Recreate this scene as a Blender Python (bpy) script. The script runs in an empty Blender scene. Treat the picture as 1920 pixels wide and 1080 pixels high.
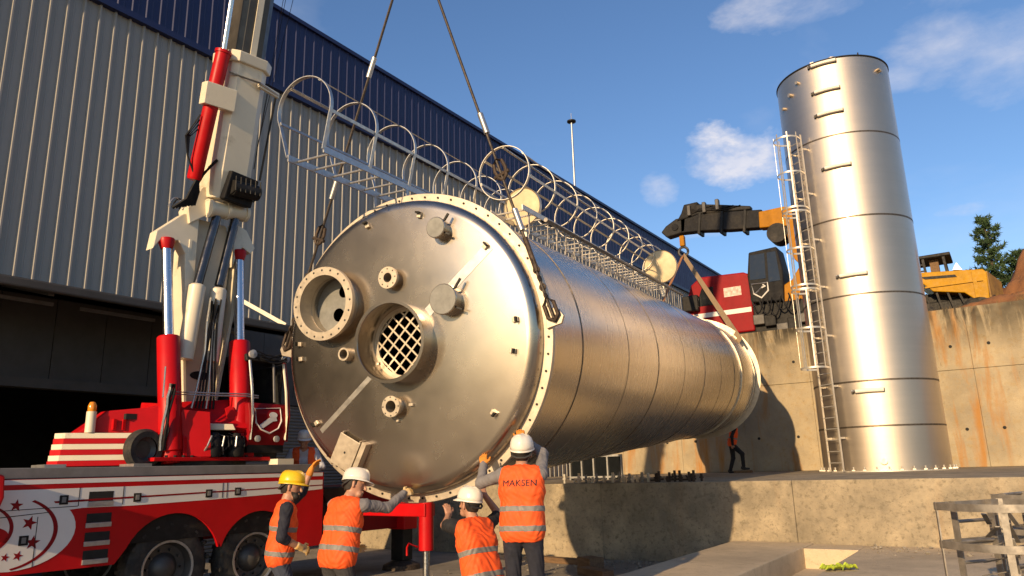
import bpy, bmesh, math, random
import numpy as np
from mathutils import Vector, Matrix
random.seed(7); np.random.seed(7)
RAD = math.radians
scene = bpy.context.scene
COL = scene.collection

# ------------------------------------------------------------------ camera
# site axes: +Y runs along the warehouse wall, +X points away from it, Z up
YAW, PITCH, ROLL = RAD(33.4), RAD(13.8), RAD(1.6)
EYE = Vector((0, 0, 1.75))
f0 = Vector((-math.sin(YAW), math.cos(YAW), 0)); r0 = Vector((math.cos(YAW), math.sin(YAW), 0)); u0 = Vector((0, 0, 1))
cf = f0 * math.cos(PITCH) + u0 * math.sin(PITCH); cu1 = u0 * math.cos(PITCH) - f0 * math.sin(PITCH)
cup = cu1 * math.cos(ROLL) + r0 * math.sin(ROLL); cr = r0 * math.cos(ROLL) - cu1 * math.sin(ROLL)
cam = bpy.data.cameras.new('camera'); cam.sensor_width = 36; cam.lens = 26.0; cam.clip_end = 5000; cam.clip_start = .05
camo = bpy.data.objects.new('camera', cam); COL.objects.link(camo)
camo.matrix_world = Matrix(((cr.x, cup.x, -cf.x, EYE.x), (cr.y, cup.y, -cf.y, EYE.y), (cr.z, cup.z, -cf.z, EYE.z), (0, 0, 0, 1)))
scene.camera = camo

# ------------------------------------------------------------------ light
SUN_EL = RAD(16.5); SUN_OFF = RAD(4.6)            # low sun behind the camera, almost along the warehouse wall
SUN_DIR = Vector((math.sin(SUN_OFF) * math.cos(SUN_EL), -math.cos(SUN_OFF) * math.cos(SUN_EL), math.sin(SUN_EL)))
sl = bpy.data.lights.new('sun', 'SUN'); sl.energy = 5.0; sl.angle = RAD(.55); sl.color = (1.0, .71, .40)
so = bpy.data.objects.new('sun', sl); COL.objects.link(so)
so.rotation_euler = SUN_DIR.to_track_quat('Z', 'Y').to_euler(); so.location = (0, -20, 30)
world = bpy.data.worlds.new('World'); scene.world = world; world.use_nodes = True
wn = world.node_tree.nodes; wl = world.node_tree.links
for n in list(wn): wn.remove(n)
wo = wn.new('ShaderNodeOutputWorld'); wb = wn.new('ShaderNodeBackground')
sky = wn.new('ShaderNodeTexSky'); sky.sky_type = 'NISHITA'; sky.sun_disc = False
sky.sun_elevation = SUN_EL; sky.sun_rotation = math.atan2(SUN_DIR.x, SUN_DIR.y)
sky.air_density = 1.0; sky.dust_density = .35; sky.ozone_density = 2.5; sky.altitude = 200
wb.inputs['Strength'].default_value = .14
# clouds: soft noise-broken puffs given by their direction in the sky, plus faint wisps everywhere
tc = wn.new('ShaderNodeTexCoord')
def wmath(op, a, b=None, c=None, clamp=False):
    n = wn.new('ShaderNodeMath'); n.operation = op; n.use_clamp = clamp
    for i, v in enumerate((a, b, c)):
        if v is None: continue
        if isinstance(v, (int, float)): n.inputs[i].default_value = v
        else: wl.new(v, n.inputs[i])
    return n.outputs[0]
def wnoise(scale, detail, rough, dist=0, sq=(1, 1, 1.9)):
    m = wn.new('ShaderNodeMapping'); wl.new(tc.outputs['Generated'], m.inputs['Vector']); m.inputs['Scale'].default_value = sq
    n = wn.new('ShaderNodeTexNoise'); n.inputs['Scale'].default_value = scale; n.inputs['Detail'].default_value = detail
    n.inputs['Roughness'].default_value = rough; n.inputs['Distortion'].default_value = dist
    wl.new(m.outputs[0], n.inputs['Vector']); return n.outputs['Fac']
nz = wnoise(9, 6, .62, .15); nzb = wnoise(3.2, 5, .6, .3); nzf = wnoise(26, 4, .6)
def puff(azim, elev, ra, re, gain):
    """soft elliptical puff around a direction (azimuth from +Y towards +X, elevation), radii in radians"""
    d = Vector((math.sin(azim) * math.cos(elev), math.cos(azim) * math.cos(elev), math.sin(elev)))
    ea = Vector((math.cos(azim), -math.sin(azim), 0)); ee = d.cross(ea) * -1
    ee = ea.cross(d)
    out = []
    for e, r in ((ea, ra), (ee, re)):
        n = wn.new('ShaderNodeVectorMath'); n.operation = 'DOT_PRODUCT'; n.inputs[1].default_value = e
        wl.new(tc.outputs['Generated'], n.inputs[0]); out.append(wmath('DIVIDE', n.outputs['Value'], r))
    dd = wn.new('ShaderNodeVectorMath'); dd.operation = 'DOT_PRODUCT'; dd.inputs[1].default_value = d; wl.new(tc.outputs['Generated'], dd.inputs[0])
    q = wmath('ADD', wmath('MULTIPLY', out[0], out[0]), wmath('MULTIPLY', out[1], out[1]))
    q = wmath('SUBTRACT', 1.0, q)
    q = wmath('ADD', q, wmath('MULTIPLY', wmath('SUBTRACT', nz, .5), 3.4))
    q = wmath('ADD', q, wmath('MULTIPLY', wmath('SUBTRACT', nzf, .5), .9))
    q = wmath('MULTIPLY', wmath('MULTIPLY', q, gain), wmath('GREATER_THAN', dd.outputs['Value'], .3))
    return wmath('MULTIPLY', q, 1.0, clamp=True)
puffs = [puff(-.272, .386, .072, .036, 1.1), puff(-.300, .395, .042, .040, 1.1), puff(-.238, .388, .045, .034, .95), puff(-.368, .362, .028, .024, .5),
         puff(-.200, .562, .06, .026, .42), puff(-.125, .545, .075, .022, .32), puff(.005, .47, .06, .045, .3), puff(.062, .44, .06, .06, .26),
         puff(.05, .52, .07, .03, .3), puff(-.05, .445, .035, .016, .25), puff(-.012, .28, .035, .009, .4), puff(-.308, .303, .045, .014, .4),
         puff(.35, .42, .16, .05, .6), puff(-1.3, .35, .18, .05, .6), puff(1.2, .3, .2, .05, .6), puff(2.2, .45, .2, .06, .5)]
cl = puffs[0]
for q in puffs[1:]: cl = wmath('MAXIMUM', cl, q)
wisp = wmath('MULTIPLY', wmath('SUBTRACT', nzb, .56), .9, clamp=True)
cl = wmath('MAXIMUM', cl, wisp)
mixc = wn.new('ShaderNodeMix'); mixc.data_type = 'RGBA'
wl.new(wmath('MULTIPLY', cl, .82), mixc.inputs['Factor'])
hs = wn.new('ShaderNodeHueSaturation'); hs.inputs['Saturation'].default_value = 1.1; hs.inputs['Hue'].default_value = .506; hs.inputs['Value'].default_value = 1.0
wl.new(sky.outputs[0], hs.inputs['Color']); wl.new(hs.outputs[0], mixc.inputs['A'])
crmp = wn.new('ShaderNodeMix'); crmp.data_type = 'RGBA'; crmp.inputs['A'].default_value = (3.7, 4.0, 5.0, 1); crmp.inputs['B'].default_value = (6.6, 6.0, 5.6, 1)
wl.new(wmath('MULTIPLY', wmath('SUBTRACT', nz, .35), 2.6, clamp=True), crmp.inputs['Factor'])
wl.new(crmp.outputs['Result'], mixc.inputs['B'])
wl.new(mixc.outputs['Result'], wb.inputs['Color']); wl.new(wb.outputs[0], wo.inputs['Surface'])
scene.view_settings.view_transform = 'Standard'; scene.view_settings.look = 'None'
scene.view_settings.gamma = 1; scene.view_settings.exposure = .28; scene.view_settings.use_curve_mapping = False
scene.cycles.max_bounces = 8; scene.cycles.sample_clamp_indirect = 6
# ------------------------------------------------------------------ mesh helpers
class MB:
    """collects simple shapes; build() links them as one mesh object"""
    def __init__(s): s.v = []; s.f = []; s.m = []
    def add(s, vs, fs, mi=0):
        o = len(s.v); s.v += [tuple(v) for v in vs]; s.f += [tuple(i + o for i in f) for f in fs]; s.m += [mi] * len(fs); return s
    def box(s, c, d, M=None, mi=0):
        x, y, z = d[0] / 2, d[1] / 2, d[2] / 2; c = Vector(c)
        P = [Vector((a * x, b * y, e * z)) for e in (-1, 1) for b in (-1, 1) for a in (-1, 1)]
        P = [c + ((M @ p) if M else p) for p in P]
        return s.add(P, [(0, 2, 3, 1), (4, 5, 7, 6), (0, 1, 5, 4), (2, 6, 7, 3), (0, 4, 6, 2), (1, 3, 7, 5)], mi)
    def bb(s, x0, x1, y0, y1, z0, z1, mi=0):
        return s.box(((x0 + x1) / 2, (y0 + y1) / 2, (z0 + z1) / 2), (abs(x1 - x0), abs(y1 - y0), abs(z1 - z0)), None, mi)
    def frame(s, d):
        d = Vector(d).normalized(); t = Vector((0, 0, 1)) if abs(d.z) < .9 else Vector((0, 1, 0))
        a = d.cross(t).normalized(); return d, a, a.cross(d).normalized()
    def bar(s, p, q, w, h, mi=0, up=None):
        p, q = Vector(p), Vector(q); d, a, b = s.frame(q - p)
        if up is not None:
            b = Vector(up); b = (b - d * b.dot(d)).normalized(); a = d.cross(b).normalized()
        P = [e + a * (i * w / 2) + b * (j * h / 2) for e in (p, q) for j in (-1, 1) for i in (-1, 1)]
        return s.add(P, [(0, 1, 3, 2), (4, 6, 7, 5), (0, 4, 5, 1), (2, 3, 7, 6), (0, 2, 6, 4), (1, 5, 7, 3)], mi)
    def cyl(s, p, q, r0, r1=None, n=20, mi=0, caps=True):
        r1 = r0 if r1 is None else r1; p, q = Vector(p), Vector(q); d, a, b = s.frame(q - p); P = []
        for e, r in ((p, r0), (q, r1)):
            for i in range(n):
                t = 2 * math.pi * i / n; P.append(e + (a * math.cos(t) + b * math.sin(t)) * r)
        F = [(i, (i + 1) % n, n + (i + 1) % n, n + i) for i in range(n)]
        if caps: F += [tuple(range(n - 1, -1, -1)), tuple(range(n, 2 * n))]
        return s.add(P, F, mi)
    def tube(s, pts, r, n=6, mi=0, closed=False):
        pts = [Vector(p) for p in pts]; k = len(pts); P = []; pa = None
        for i, p in enumerate(pts):
            if closed: d = pts[(i + 1) % k] - pts[i - 1]
            else: d = pts[min(i + 1, k - 1)] - pts[max(i - 1, 0)]
            d.normalize()
            if pa is None: _, a, b = s.frame(d)
            else: a = (pa - d * pa.dot(d)).normalized(); b = d.cross(a)
            pa = a
            rr = r[i] if isinstance(r, (list, tuple)) else r
            for j in range(n):
                t = 2 * math.pi * j / n; P.append(p + (a * math.cos(t) + b * math.sin(t)) * rr)
        F = []
        for i in range(k if closed else k - 1):
            for j in range(n):
                i2 = (i + 1) % k; F.append((i * n + j, i * n + (j + 1) % n, i2 * n + (j + 1) % n, i2 * n + j))
        if not closed: F += [tuple(range(n - 1, -1, -1)), tuple(range((k - 1) * n, k * n))]
        return s.add(P, F, mi)
    def strip(s, pts, w, t, axis, mi=0, closed=False):
        """flat bar bent along pts: width w along axis, thickness t across"""
        pts = [Vector(p) for p in pts]; axis = Vector(axis).normalized(); k = len(pts); P = []
        for i, p in enumerate(pts):
            d = (pts[(i + 1) % k] - pts[i - 1]) if closed else (pts[min(i + 1, k - 1)] - pts[max(i - 1, 0)])
            nn = d.cross(axis).normalized()
            P += [p + axis * w / 2 + nn * t / 2, p - axis * w / 2 + nn * t / 2, p - axis * w / 2 - nn * t / 2, p + axis * w / 2 - nn * t / 2]
        F = []
        for i in range(k if closed else k - 1):
            i2 = (i + 1) % k
            for j in range(4): F.append((i * 4 + j, i * 4 + (j + 1) % 4, i2 * 4 + (j + 1) % 4, i2 * 4 + j))
        if not closed: F += [(3, 2, 1, 0), tuple(range(4 * k - 4, 4 * k))]
        return s.add(P, F, mi)
    def lathe(s, prof, o=(0, 0, 0), d=(0, 1, 0), n=64, mi=0, closed=False):
        """profile [(radius, along)] turned round axis d through o"""
        o = Vector(o); d, a, b = s.frame(d); P = []; k = len(prof)
        for r, h in prof:
            for i in range(n):
                t = 2 * math.pi * i / n; P.append(o + d * h + (a * math.cos(t) + b * math.sin(t)) * r)
        F = []
        for j in range(k if closed else k - 1):
            j2 = (j + 1) % k
            for i in range(n): F.append((j * n + i, j * n + (i + 1) % n, j2 * n + (i + 1) % n, j2 * n + i))
        return s.add(P, F, mi)
    def prism(s, poly, fn, t0, t1, mi=0):
        """polygon (u,v) mapped by fn(u,v,w), extruded from w=t0 to t1"""
        n = len(poly); P = [Vector(fn(u, v, t0)) for u, v in poly] + [Vector(fn(u, v, t1)) for u, v in poly]
        F = [tuple(range(n - 1, -1, -1)), tuple(range(n, 2 * n))] + [(i, (i + 1) % n, n + (i + 1) % n, n + i) for i in range(n)]
        return s.add(P, F, mi)
    def mesh(s, name, mats, smooth=40):
        me = bpy.data.meshes.new(name); me.from_pydata(s.v, [], s.f)
        for m in (mats if isinstance(mats, (list, tuple)) else [mats]): me.materials.append(m)
        me.polygons.foreach_set('material_index', s.m)
        bm = bmesh.new(); bm.from_mesh(me); bmesh.ops.recalc_face_normals(bm, faces=bm.faces[:]); bm.to_mesh(me); bm.free()
        if smooth:
            me.polygons.foreach_set('use_smooth', [True] * len(me.polygons)); me.set_sharp_from_angle(angle=RAD(smooth))
        me.update(); return me
    def build(s, name, mats, parent=None, smooth=40, bevel=0, **k):
        return link(name, s.mesh(name, mats, smooth), parent, bevel, **k)
def link(name, me, parent=None, bevel=0, label=None, cat=None, group=None, kind=None, loc=None, M=None):
    o = bpy.data.objects.new(name, me); COL.objects.link(o)
    if parent is not None: o.parent = parent
    if loc is not None: o.location = loc
    if M is not None: o.matrix_basis = M
    if bevel and me is not None:
        b = o.modifiers.new('bevel', 'BEVEL'); b.width = bevel; b.segments = 2; b.limit_method = 'ANGLE'; b.angle_limit = RAD(50); b.harden_normals = False
    return tag(o, label, cat, group, kind)
def tag(o, label=None, cat=None, group=None, kind=None):
    for k, v in (('label', label), ('category', cat), ('group', group), ('kind', kind)):
        if v: o[k] = v
    return o
def thing(name, label, cat, loc=(0, 0, 0), group=None, M=None):
    return link(name, None, None, 0, label, cat, group, None, loc if M is None else None, M)
def copy_tree(o, parent=None):
    c = o.copy(); COL.objects.link(c); c.parent = parent
    for ch in list(o.children): copy_tree(ch, c)
    return c
def arc(c, r, a0, a1, n, e1, e2):
    c, e1, e2 = Vector(c), Vector(e1), Vector(e2)
    return [c + e1 * (r * math.cos(a0 + (a1 - a0) * i / n)) + e2 * (r * math.sin(a0 + (a1 - a0) * i / n)) for i in range(n + 1)]
def cable(p, q, sag, n=10, jitter=0):
    p, q = Vector(p), Vector(q)
    return [p.lerp(q, i / n) + Vector((random.uniform(-jitter, jitter), random.uniform(-jitter, jitter), -4 * sag * (i / n) * (1 - i / n) + random.uniform(-jitter, jitter))) if 0 < i < n else p.lerp(q, i / n) for i in range(n + 1)]

# ------------------------------------------------------------------ materials
def mat(name, col, rough=.5, metal=0, var=.12, vscale=3, col2=None, bump=0, bscale=30, rvar=.12, dirt=None, dscale=1.4, dmin=.55, dmax=.72, stretch=(1, 1, 1), aniso=0, coat=0, coords='Object', spec=None, sheen=0):
    m = bpy.data.materials.new(name); m.use_nodes = True; nt = m.node_tree; N = nt.nodes; L = nt.links
    b = N['Principled BSDF']; b.inputs['Metallic'].default_value = metal
    t = N.new('ShaderNodeTexCoord'); mp = N.new('ShaderNodeMapping'); L.new(t.outputs[coords], mp.inputs['Vector']); mp.inputs['Scale'].default_value = stretch
    def noise(sc, det=5, ro=.6, mapped=True):
        n = N.new('ShaderNodeTexNoise'); n.inputs['Scale'].default_value = sc; n.inputs['Detail'].default_value = det; n.inputs['Roughness'].default_value = ro
        L.new((mp if mapped else t).outputs[0 if mapped else coords], n.inputs['Vector']); return n.outputs['Fac']
    def rng(v, a, bb, c, d):
        r = N.new('ShaderNodeMapRange'); L.new(v, r.inputs[0])
        for i, q in enumerate((a, bb, c, d)): r.inputs[1 + i].default_value = q
        return r.outputs[0]
    def mix(fac, A, B):
        x = N.new('ShaderNodeMix'); x.data_type = 'RGBA'; L.new(fac, x.inputs['Factor'])
        for k, q in (('A', A), ('B', B)):
            if isinstance(q, tuple): x.inputs[k].default_value = (*q[:3], 1)
            else: L.new(q, x.inputs[k])
        return x.outputs['Result']
    c2 = col2 or tuple(max(0, c * (1 - 2 * var)) for c in col)
    n1 = noise(vscale); c = mix(rng(n1, .3, .7, 0, 1), tuple(col), tuple(c2))
    if dirt is not None: c = mix(rng(noise(dscale, 8, .68, False), dmin, dmax, 0, .85), c, tuple(dirt))
    L.new(c, b.inputs['Base Color'])
    L.new(rng(noise(vscale * 2.3), .25, .75, max(0.03, rough - rvar), min(1, rough + rvar)), b.inputs['Roughness'])
    if bump:
        bn = N.new('ShaderNodeBump'); bn.inputs['Strength'].default_value = min(1, bump); bn.inputs['Distance'].default_value = .02
        L.new(noise(bscale, 6, .65), bn.inputs['Height']); L.new(bn.outputs[0], b.inputs['Normal'])
    if aniso: b.inputs['Anisotropic'].default_value = aniso
    if coat: b.inputs['Coat Weight'].default_value = coat; b.inputs['Coat Roughness'].default_value = .08
    if spec is not None: b.inputs['Specular IOR Level'].default_value = spec
    m['nodes'] = 1
    return m
RED = mat('red_paint', (.50, .005, .008), .42, var=.12, vscale=2, dirt=(.16, .02, .015), dmin=.60, dmax=.85, spec=.22)
DKRED = mat('dark_red_paint', (.26, .004, .008), .45, var=.12, vscale=2, dirt=(.10, .012, .01), dmin=.58, dmax=.9, spec=.18)
CREAM = mat('cream_paint', (.74, .66, .50), .42, var=.05, vscale=2.2, dirt=(.30, .23, .14), dmin=.58, dmax=.80, dscale=2.6)
WHITEP = mat('white_paint', (.76, .73, .68), .4, var=.05, vscale=2, dirt=(.40, .36, .30), dmin=.6, dmax=.85)
CHROME = mat('chrome', (.62, .62, .64), .24, 1, var=.05, rvar=.06)
DARK = mat('dark_steel', (.022, .021, .02), .55, .0, var=.25, vscale=6, dirt=(.06, .05, .04), spec=.2)
BLACK = mat('black_rubber', (.013, .013, .015), .65, var=.2, vscale=5, dirt=(.05, .042, .03), dmin=.5, dmax=.85, spec=.2)
TYRE = mat('tyre_rubber', (.020, .019, .018), .8, var=.2, vscale=6, dirt=(.12, .10, .075), dmin=.42, dmax=.75, dscale=3, bump=.3, bscale=40)
RIM = mat('rim_steel', (.10, .095, .09), .5, .5, var=.2, dirt=(.06, .05, .04))
GREYP = mat('grey_deck', (.20, .195, .185), .7, var=.15, vscale=4, dirt=(.12, .11, .095))
STEEL = mat('stainless_head', (.52, .455, .375), .265, 1, var=.07, vscale=1.0, rvar=.03)
def shell_mat(name, st, rough):
    m = mat(name, (.53, .46, .375), rough, 1, var=.03, vscale=1.2, rvar=.02, stretch=st, dirt=(.45, .39, .32), dmin=.45, dmax=.9, dscale=.5)
    return m
SHELL = shell_mat('stainless_shell', (.4, 3, .4), .27)
SHELLV = shell_mat('stainless_shell_upright', (.3, .3, 6), .48)
SHELLV.node_tree.nodes['Principled BSDF'].inputs['Coat Weight'].default_value = .6; SHELLV.node_tree.nodes['Principled BSDF'].inputs['Coat Roughness'].default_value = .16
SEAM = mat('weld_seam', (.16, .13, .10), .5, .8, var=.3, vscale=20)
FLANGE = mat('pale_flange', (.60, .52, .41), .48, .8, var=.1, vscale=8, rvar=.1, dirt=(.42, .35, .27), dmin=.5, dmax=.75, dscale=6)
GALV = mat('galvanised_steel', (.50, .50, .49), .42, .8, var=.12, vscale=14, rvar=.12)
OLDGALV = mat('weathered_galvanised', (.34, .31, .27), .55, .6, var=.25, vscale=10, dirt=(.20, .16, .12), dmin=.5, dmax=.95, dscale=9)
LADGALV = mat('pale_galvanised', (.62, .58, .50), .45, .6, var=.12, vscale=9)  # paler, warmer base colour than the plain galvanised steel
WIRE = mat('wire_rope', (.07, .055, .045), .6, .5, var=.3, vscale=30)
RUST = mat('rusty_shackle', (.10, .07, .05), .7, .5, var=.35, vscale=25)
LID = mat('grey_nozzle_cap', (.24, .24, .225), .55, .4, var=.15, vscale=12)
TANPLATE = mat('tan_round_plate', (.62, .50, .30), .6, .0, var=.1, vscale=6, dirt=(.42, .32, .18))
HOLE = mat('hollow_shade', (.012, .011, .010), .8)  # near-black colour in place of the shade inside holes, slots and recesses
GLASS = mat('dark_glass', (.012, .014, .016), .06, 0, var=.1, spec=.6)
YELLOW = mat('yellow_paint', (.46, .235, .003), .5, var=.1, dirt=(.24, .13, .03), dmin=.55, dmax=.9, spec=.15)
ORANGEP = mat('orange_paint', (.40, .165, .003), .5, var=.12, dirt=(.18, .08, .02), dmin=.55, dmax=.85, spec=.15)
TIMBER = mat('timber', (.22, .13, .065), .8, var=.25, vscale=3, stretch=(8, 1, 8), bump=.4, bscale=18)
SLINGM = mat('orange_sling', (.46, .20, .08), .85, var=.15, vscale=10)
AMBER = mat('amber_lens', (.75, .26, .02), .15, var=.05)
LAMPM = mat('lamp_lens', (.55, .55, .52), .12, .2)
# ------------------------------------------------------------------ setting materials
def concrete(name, c1, c2, c3, rust=0, streak=0, blot=2.2):
    m = bpy.data.materials.new(name); m.use_nodes = True; nt = m.node_tree; N = nt.nodes; L = nt.links; b = N['Principled BSDF']
    g = N.new('ShaderNodeNewGeometry')
    def noise(sc, det, ro, st=(1, 1, 1), dist=0):
        mp = N.new('ShaderNodeMapping'); L.new(g.outputs['Position'], mp.inputs['Vector']); mp.inputs['Scale'].default_value = st
        n = N.new('ShaderNodeTexNoise'); n.inputs['Scale'].default_value = sc; n.inputs['Detail'].default_value = det; n.inputs['Roughness'].default_value = ro
        n.inputs['Distortion'].default_value = dist; L.new(mp.outputs[0], n.inputs['Vector']); return n.outputs['Fac']
    def rng(v, a, bb, c, d):
        r = N.new('ShaderNodeMapRange'); L.new(v, r.inputs[0])
        for i, q in enumerate((a, bb, c, d)): r.inputs[1 + i].default_value = q
        return r.outputs[0]
    def mix(fac, A, B):
        x = N.new('ShaderNodeMix'); x.data_type = 'RGBA'; L.new(fac, x.inputs['Factor'])
        for k, q in (('A', A), ('B', B)):
            if isinstance(q, tuple): x.inputs[k].default_value = (*q, 1)
            else: L.new(q, x.inputs[k])
        return x.outputs['Result']
    def mul(a, bb):
        x = N.new('ShaderNodeMath'); x.operation = 'MULTIPLY'; L.new(a, x.inputs[0])
        if isinstance(bb, float): x.inputs[1].default_value = bb
        else: L.new(bb, x.inputs[1])
        return x.outputs[0]
    c = mix(rng(noise(blot, 7, .65), .35, .65, 0, 1), c1, c2)
    c = mix(rng(noise(blot * 5, 8, .7), .52, .68, 0, .8), c, c3)
    c = mix(rng(noise(38, 3, .6), .62, .72, 0, .5), c, tuple(q * .45 for q in c3))
    c = mix(rng(noise(.55, 6, .6, (1, 1, .6), .4), .46, .66, 0, .55), c, tuple(q * .62 for q in c2))
    c = mix(rng(noise(9, 7, .75, (1, 1, 1), .8), .60, .70, 0, .75), c, tuple(q * .5 for q in c2))
    if rust:
        c = mix(mul(rng(noise(1.2, 6, .62, (1.3, 1.3, .16), .5), .55, .68, 0, 1), rust), c, (.36, .18, .055))
    if streak:
        sx = N.new('ShaderNodeSeparateXYZ'); L.new(g.outputs['Position'], sx.inputs[0])
        top = mul(rng(sx.outputs['Z'], streak - 1.5, streak - .1, 0, 1), rng(noise(.8, 3, .5), .34, .54, .35, 1))
        c = mix(mul(rng(noise(2.0, 7, .68, (1.4, 1.4, .22), .6), .36, .52, 0, 1), top), c, (.05, .042, .03))
    L.new(c, b.inputs['Base Color']); b.inputs['Roughness'].default_value = .88; b.inputs['Specular IOR Level'].default_value = .25
    bn = N.new('ShaderNodeBump'); bn.inputs['Strength'].default_value = .8; bn.inputs['Distance'].default_value = .02
    L.new(noise(14, 8, .7), bn.inputs['Height']); L.new(bn.outputs[0], b.inputs['Normal'])
    return m
CONC_WALL = concrete('old_concrete_wall', (.42, .345, .225), (.31, .26, .18), (.36, .26, .13), rust=1.0, streak=6.4, blot=.9)
CONC_PLAT = concrete('rough_concrete', (.40, .33, .225), (.23, .195, .14), (.13, .11, .075), rust=.15, blot=2.1)
CONC_SLAB = concrete('slab_concrete', (.58, .47, .32), (.50, .41, .285), (.40, .33, .23), blot=1.1)
CONC_GRND = concrete('yard_concrete', (.36, .31, .24), (.26, .23, .185), (.18, .155, .12), blot=.7)
SOIL = concrete('red_soil', (.30, .135, .055), (.22, .10, .045), (.15, .09, .05), blot=.8)
GREYW = mat('grey_wall_sheet', (.29, .272, .245), .5, .0, var=.04, vscale=.6, rvar=.05, dirt=(.25, .24, .22), dmin=.5, dmax=.8, dscale=.5)
BLUEW = mat('navy_sheet', (.010, .016, .075), .5, 0, var=.08, vscale=.8, rvar=.05)
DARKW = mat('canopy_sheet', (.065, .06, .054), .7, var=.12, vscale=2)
SHUTTER = mat('shutter_sheet', (.16, .155, .145), .6, var=.08, vscale=2)
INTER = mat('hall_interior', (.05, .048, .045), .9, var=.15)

# ------------------------------------------------------------------ ground, terraces
g = MB(); g.add([(-600, -600, 0), (600, -600, 0), (600, 900, 0), (-600, 900, 0)], [(0, 1, 2, 3)])
tag(g.build('ground', CONC_GRND, smooth=0), kind='structure')
tag(MB().bb(-60, 80, 27.75, 700, -1, 6.36).build('terrace', SOIL, smooth=0), kind='structure')
# lower platform carrying the upright tank (cast in bays)
plat = thing('platform_wall', 'long low mottled concrete platform with the upright tank standing on it', 'platform', (0, 13.7, 0))
xs = [-15.2, -10.9, -7.05, -3.35, .55, 4.4, 8.3, 12.2]
for i in range(len(xs) - 1):
    MB().bb(xs[i] + .002, xs[i + 1] - .002, 0 + (.004 if i % 2 else 0), 13.9, .0, 1.44).build('concrete_bay', CONC_PLAT, plat, smooth=0, bevel=.012)
# retaining wall: shuttered panels in two lifts with a coping lift above
rw = thing('retaining_wall', 'tall stained concrete retaining wall with rust streaks behind the upright tank', 'wall', (0, 27.3, 1.44))
zs = [0, 3.0, 4.97]
px = [-15.4 + 2.44 * i for i in range(15)]
tie = MB().cyl((0, .012, 0), (0, -.012, 0), .05, n=10)
tiem = tie.mesh('tie_hole', HOLE)
for r in range(2):
    for i in range(len(px) - 1):
        pr_ = random.uniform(-.006, .006) - (.02 if r == 1 else 0)
        MB().bb(px[i] + .002, px[i + 1] - .002, pr_, .3, zs[r] + .004, zs[r + 1] - .004).build('wall_panel', CONC_WALL, rw, smooth=0, bevel=.012)
        if r < 2:
            for q in (.55, 1.9): link('tie_hole', tiem, rw, loc=(px[i] + q + random.uniform(-.1, .1), pr_ - .002, zs[r] + (1.15 if r == 0 else .75)))
MB().bb(-16, 19, .3, .42, -.1, 4.9).build('backing', CONC_WALL, rw, smooth=0)
# raised slabs with a channel between them in front of the platform
tag(MB().bb(-4.45, -3.1, 3.2, 13.69, .0, .42).build('slab_strip', CONC_SLAB, smooth=0, bevel=.015), kind='structure')
tag(MB().bb(-2.28, 14, 3.2, 13.69, .0, .40).build('slab_field', CONC_SLAB, smooth=0, bevel=.015), kind='structure')
tag(MB().bb(-3.098, -2.282, 12.95, 13.69, .0, .402).build('slab_bridge', CONC_SLAB, smooth=0, bevel=.01), kind='structure')
tag(MB().bb(-3.098, -2.282, 3.2, 12.948, .0, .10).build('channel_floor', CONC_SLAB, smooth=0), kind='structure')

# ------------------------------------------------------------------ warehouse
wh = thing('warehouse', 'large warehouse clad in grey ribbed sheet with navy band along its top', 'building', (-15.5, 0, 0))
def sheet(h, pitch, n, rw_, rd, micro=True):
    """ribbed cladding panel, 1 m along Y, ribs standing out to +X"""
    pts = []; w = pitch
    for k in range(n):
        y = k * w
        pts += [(0, y), (0, y + w * .5 - .075)]
        if micro: pass
        pts += [(rd, y + w * .5 - .075 + .022), (rd, y + w * .5 - .075 + .022 + rw_), (0, y + w * .5 - .075 + .044 + rw_)]
        yy = y + w * .80
        pts += [(0, yy - .022), (.011, yy - .010), (.011, yy + .010), (0, yy + .022)]
    pts.append((0, n * w))
    P = [(x, y, 0) for x, y in pts] + [(x, y, h) for x, y in pts]; k = len(pts)
    return MB().add(P, [(i, i + 1, k + i + 1, k + i) for i in range(k - 1)])
Z_BLUE, Z_TOP, Z_CAN = 12.22, 14.45, 5.50
gm = sheet(Z_BLUE - Z_CAN, .3333, 3, .035, .062).mesh('wall_panel', GREYW, smooth=0)
gl = sheet(Z_CAN, .3333, 3, .035, .062).mesh('wall_panel_low', GREYW, smooth=0)
bl = sheet(Z_TOP - Z_BLUE, .3333, 3, .022, .024).mesh('fascia_panel', BLUEW, smooth=0)
Y0, Y1 = -26, 52
for i in range(Y0, Y1):
    link('wall_panel', gm, wh, loc=(random.uniform(0, .002), i, Z_CAN))
    link('fascia_panel', bl, wh, loc=(.10, i, Z_BLUE))
    if i >= 16: link('wall_panel', gl, wh, loc=(0, i, 0))
MB().bb(-.02, .16, Y0, Y1, Z_BLUE - .16, Z_BLUE).build('drip_flashing', BLUEW, wh, smooth=0)
MB().bb(-.3, .19, Y0, Y1, Z_TOP, Z_TOP + .12).build('parapet_cap', BLUEW, wh, smooth=0)
MB().bb(-40, -.3, Y0, Y1, Z_TOP - .6, Z_TOP - .3).build('roof', DARKW, wh, smooth=0)
MB().bb(-40.2, -40, Y0, Y1, 0, Z_TOP - .3).build('rear_wall', GREYW, wh, smooth=0)
for y in (Y0, Y1): MB().bb(-40, -.02, y - .1, y + .1, 0, Z_TOP).build('end_wall', GREYW, wh, smooth=0)
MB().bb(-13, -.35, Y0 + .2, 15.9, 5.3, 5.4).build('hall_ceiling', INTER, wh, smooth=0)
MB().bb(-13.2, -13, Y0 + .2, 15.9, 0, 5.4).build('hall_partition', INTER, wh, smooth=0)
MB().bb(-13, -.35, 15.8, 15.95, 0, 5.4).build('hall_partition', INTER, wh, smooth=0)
MB().bb(-13, -.3, Y0 + .2, 15.9, .004, .03).build('hall_floor', INTER, wh, smooth=0)
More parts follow.
